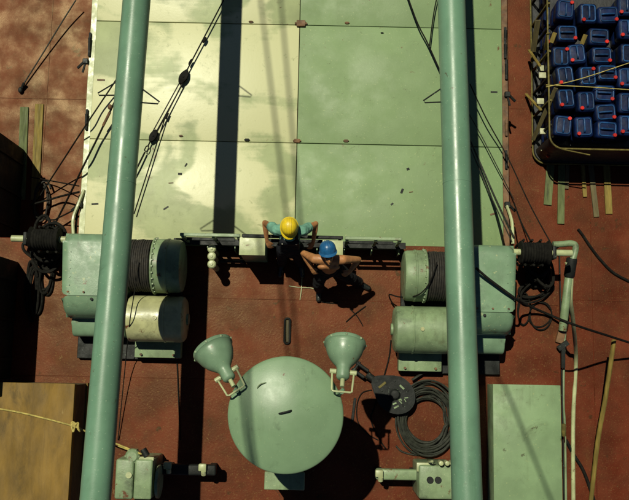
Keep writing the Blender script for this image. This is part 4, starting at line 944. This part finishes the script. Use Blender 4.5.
def head(q, c, mtx):
    """c = head centre; local +y is forward(face), z up"""
    q.ell(c+mtx@Vector((0, -0.012, 0.018)), (0.074, 0.092, 0.092), mtx=mtx)
    q.ell(c+mtx@Vector((0, 0.022, -0.045)), (0.056, 0.066, 0.072), mtx=mtx)
    q.ell(c+mtx@Vector((0, 0.070, -0.092)), (0.026, 0.020, 0.020), mtx=mtx)
    cap(q, c+mtx@Vector((0, 0.088, -0.005)), 0.009, c+mtx@Vector((0, 0.104, -0.040)), 0.014)
    for s in (1, -1):
        q.ell(c+mtx@Vector((s*0.078, -0.012, -0.02)), (0.010, 0.020, 0.032), mtx=mtx)
        q.ell(c+mtx@Vector((s*0.03, 0.082, 0.016)), (0.022, 0.010, 0.008), mtx=mtx)
    q.ell(c+mtx@Vector((0, 0.080, -0.068)), (0.024, 0.012, 0.008), mtx=mtx)
def face_parts(c, mtx, par):
    for s in (1, -1):
        q = MB(); q.ell(c+mtx@Vector((s*0.030, 0.080, 0.002)), (0.012, 0.009, 0.008), 12, 8, mtx); q.build('eye', 'boot', par)
        q = MB(); q.ell(c+mtx@Vector((s*0.031, 0.087, 0.022)), (0.020, 0.007, 0.005), 12, 8, mtx); q.build('eyebrow', 'hair', par)
    q = MB()
    cap(q, c+mtx@Vector((0, -0.04, -0.01)), 0.084, c+mtx@Vector((0, -0.06, -0.06)), 0.05)
    q.build('hair', 'hair', par)
def helmet(c, mtx, mm, par):
    q = MB(); n = 40; rings = []
    prof = [(1.0, 0.0), (0.995, 0.03), (0.95, 0.07), (0.84, 0.105), (0.66, 0.130), (0.42, 0.146), (0.18, 0.152)]
    for f, z in prof: rings.append([q.bm.verts.new(c+mtx@Vector((0.120*f*math.cos(2*math.pi*k/n), -0.012+0.132*f*math.sin(2*math.pi*k/n), 0.022+z))) for k in range(n)])
    for a, d in zip(rings, rings[1:]):
        for k in range(n): q.bm.faces.new((a[k], a[(k+1) % n], d[(k+1) % n], d[k]))
    q.bm.faces.new(rings[-1])
    hs = q.build('helmet', mm, par, smooth=60)
    q = MB(); ri = []; ro = []; rl = []
    for k in range(n):
        a = 2*math.pi*k/n; fw = max(0, math.sin(a))
        ri.append(q.bm.verts.new(c+mtx@Vector((0.118*math.cos(a), -0.012+0.130*math.sin(a), 0.030))))
        e = 0.014+0.034*fw**2
        ro.append(q.bm.verts.new(c+mtx@Vector(((0.120+e*0.8)*math.cos(a), -0.012+(0.132+e)*math.sin(a), 0.016-0.010*fw))))
        rl.append(q.bm.verts.new(c+mtx@Vector(((0.116)*math.cos(a), -0.012+0.128*math.sin(a), 0.012))))
    for a, d in ((ri, ro), (ro, rl), (rl, ri)):
        for k in range(n): q.bm.faces.new((a[k], a[(k+1) % n], d[(k+1) % n], d[k]))
    q.build('brim', mm, hs, smooth=60)
    q = MB()
    for x in (-0.03, 0, 0.03):
        q.tube(spline([c+mtx@Vector((x, -0.012+0.128*math.sin(t_)*math.sqrt(max(0, 1-(x/0.112)**2)), 0.026+0.150*math.cos(t_)**0.62 if math.cos(t_) > 0.02 else 0.03)) for t_ in [R(a) for a in (-80, -60, -40, -20, 0, 20, 40, 60, 80)]], 3), 0.005, 6)
    q.build('ridge', mm, hs)
def boot(q, ankle, toe):
    a, t_ = Vector(ankle), Vector(toe)
    chain(q, [(a+Vector((0, 0, 0.10)), 0.058), (a, 0.052)]); chain(q, [(a+Vector((0, 0, -0.03)), 0.048), (a.lerp(t_, 0.6)+Vector((0, 0, -0.02)), 0.05), (t_, 0.042)])

def to_parent(o, t):
    for v in o.data.vertices: v.co -= t.location
# --- man in yellow helmet, leaning back on the rail, elbows over it, facing the near side
ox, oy = W(292, 246, 0.0).x, yP
def V(x, y, z): return Vector((ox+x, oy+y, z))
pt = thing('person', 'person in yellow helmet, teal shirt and dark bib overalls leaning on the rail', 'person', (ox, oy-0.3, 0))
hc = V(0.0, -0.005, 1.62); hm = Matrix.Rotation(R(180), 3, 'Z') @ Matrix.Rotation(R(-4), 3, 'X')
q = MB()
head(q, hc, hm)
cap(q, V(0, 0.0, 1.44), 0.062, hc+Vector((0, 0.02, -0.07)), 0.055)
chain(q, [(V(0, -0.19, 0.95), 0.13), (V(0, -0.155, 1.12), 0.12), (V(0, -0.07, 1.34), 0.135)])
ARM = [(s_, V(s_*0.19, -0.01, 1.42), V(s_*0.375, 0.135, 1.17), V(s_*0.345, -0.115, 1.06), V(s_*0.30, -0.21, 1.0)) for s_ in (1, -1)]
LEGY = [(s_, V(s_*0.10, -0.20, 0.93), V(s_*0.13, -0.29, 0.50), V(s_*0.15, -0.34, 0.10), V(s_*0.18, -0.53, 0.045)) for s_ in (1, -1)]
for s_, sh, el, wr, hd in ARM:
    chain(q, [(V(s_*0.06, 0.0, 1.42), 0.075), (sh, 0.062), (el, 0.042), (el.lerp(wr, 0.35), 0.043), (wr, 0.028)])
    hand(q, wr, hd-wr, Vector((-s_*0.4, 0, -1)), s_)
for s_, hip, kn, an, toe in LEGY: chain(q, [(hip, 0.095), (kn, 0.06), (kn.lerp(an, 0.35), 0.06), (an, 0.04)])
bd = remeshed('body', q, 0.009, 'skin', pt); to_parent(bd, pt)
q = MB()
chain(q, [(V(0, -0.165, 1.06), 0.140), (V(0, -0.13, 1.18), 0.145), (V(0, -0.07, 1.33), 0.152)])
for s_, sh, el, wr, hd in ARM: chain(q, [(V(s_*0.07, -0.01, 1.405), 0.092), (sh, 0.082), (sh.lerp(el, 0.42), 0.076)])
x = remeshed('shirt', q, 0.010, 'shirt_teal', pt, 3, 0.012); to_parent(x, pt)
q = MB()
chain(q, [(V(0, -0.19, 0.95), 0.158), (V(0, -0.165, 1.08), 0.152)])
bm_ = Matrix.Rotation(R(-18), 4, 'X'); bm_.translation = V(0, -0.245, 1.20)
q.box((-0.145, -0.03, -0.19), (0.145, 0.035, 0.25), 0.028, 3, bm_)
for s_, hip, kn, an, toe in LEGY:
    chain(q, [(hip, 0.115), (kn, 0.085), (kn.lerp(an, 0.4), 0.082), (an.lerp(kn, 0.08), 0.078)])
    cap(q, V(s_*0.10, -0.20, 1.36), 0.026, V(s_*0.10, -0.03, 1.515), 0.024); cap(q, V(s_*0.10, -0.03, 1.515), 0.024, V(s_*0.06, 0.09, 1.25), 0.024)
x = remeshed('bib_overalls', q, 0.010, 'overall_navy', pt, 3, 0.010); to_parent(x, pt)
for s_ in (1, -1): MB().ell(V(s_*0.10, -0.212, 1.42), (0.014, 0.010, 0.014), 10, 8).build('button', 'metal_bright', pt)
for s_, hip, kn, an, toe in LEGY:
    q = MB(); boot(q, an+Vector((0, 0, -0.02)), toe); x = remeshed('boot', q, 0.012, 'boot', pt); to_parent(x, pt)
face_parts(hc, hm, pt); helmet(hc, hm, 'helmet_yellow', pt)

# --- man in blue helmet, bare chested, leaning back on the steel box with legs apart, looking up
o1 = W(327, 274, 0.0); ox, oy = o1.x, o1.y
pt = thing('person', 'bare-chested person in blue helmet looking up, legs apart, dark trousers', 'person', (ox, oy, 0))
hc = V(-0.01, 0.10, 1.60); hm = Matrix.Rotation(R(180+8), 3, 'Z') @ Matrix.Rotation(R(46), 3, 'X')
q = MB()
head(q, hc, hm)
cap(q, V(0.0, 0.085, 1.42), 0.064, hc+Vector((0.0, 0.025, -0.06)), 0.056)
chain(q, [(V(0.02, 0.0, 0.92), 0.135), (V(0.015, 0.02, 1.10), 0.125), (V(0.0, 0.06, 1.31), 0.145)])
for s_ in (1, -1): q.ell(V(s_*0.075, -0.035, 1.33), (0.09, 0.045, 0.075))
for s_, el, wr, hd in ((-1, V(-0.375, 0.185, 1.17), V(-0.255, -0.02, 1.04), V(-0.19, -0.10, 0.98)), (1, V(0.44, 0.105, 1.17), V(0.32, -0.06, 1.02), V(0.24, -0.11, 0.96))):
    sh = V(s_*0.20, 0.07, 1.40)
    chain(q, [(V(s_*0.06, 0.065, 1.40), 0.078), (sh, 0.070), (sh.lerp(el, 0.5), 0.056), (el, 0.044), (el.lerp(wr, 0.35), 0.045), (wr, 0.029)])
    hand(q, wr, hd-wr, Vector((-s_*0.5, 0, -1)), s_)
LEG = ((-1, V(-0.14, -0.19, 0.52), V(-0.12, -0.25, 0.10), V(-0.13, -0.42, 0.045)), (1, V(0.33, -0.10, 0.53), V(0.51, -0.14, 0.11), V(0.67, -0.22, 0.045)))
for s_, kn, an, toe in LEG:
    chain(q, [(V(0.02+s_*0.09, 0.0, 0.90), 0.095), (kn, 0.06), (kn.lerp(an, 0.35), 0.058), (an, 0.04)])
bd = remeshed('body', q, 0.009, 'skin', pt); to_parent(bd, pt)
q = MB()
chain(q, [(V(0.02, 0.0, 0.90), 0.152), (V(0.018, 0.005, 0.98), 0.142)])
for s_, kn, an, toe in LEG:
    chain(q, [(V(0.02+s_*0.09, 0.0, 0.90), 0.118), (kn, 0.090), (kn.lerp(an, 0.4), 0.088), (an.lerp(kn, 0.06), 0.082)])
x = remeshed('trousers', q, 0.010, 'trouser_black', pt, 3, 0.012); to_parent(x, pt)
for s_, kn, an, toe in LEG:
    q = MB(); boot(q, an+Vector((0, 0, -0.02)), toe); x = remeshed('boot', q, 0.012, 'boot', pt); to_parent(x, pt)
face_parts(hc, hm, pt); helmet(hc+hm@Vector((0, -0.030, 0.022)), hm @ Matrix.Rotation(R(12), 3, 'X'), 'helmet_blue', pt)
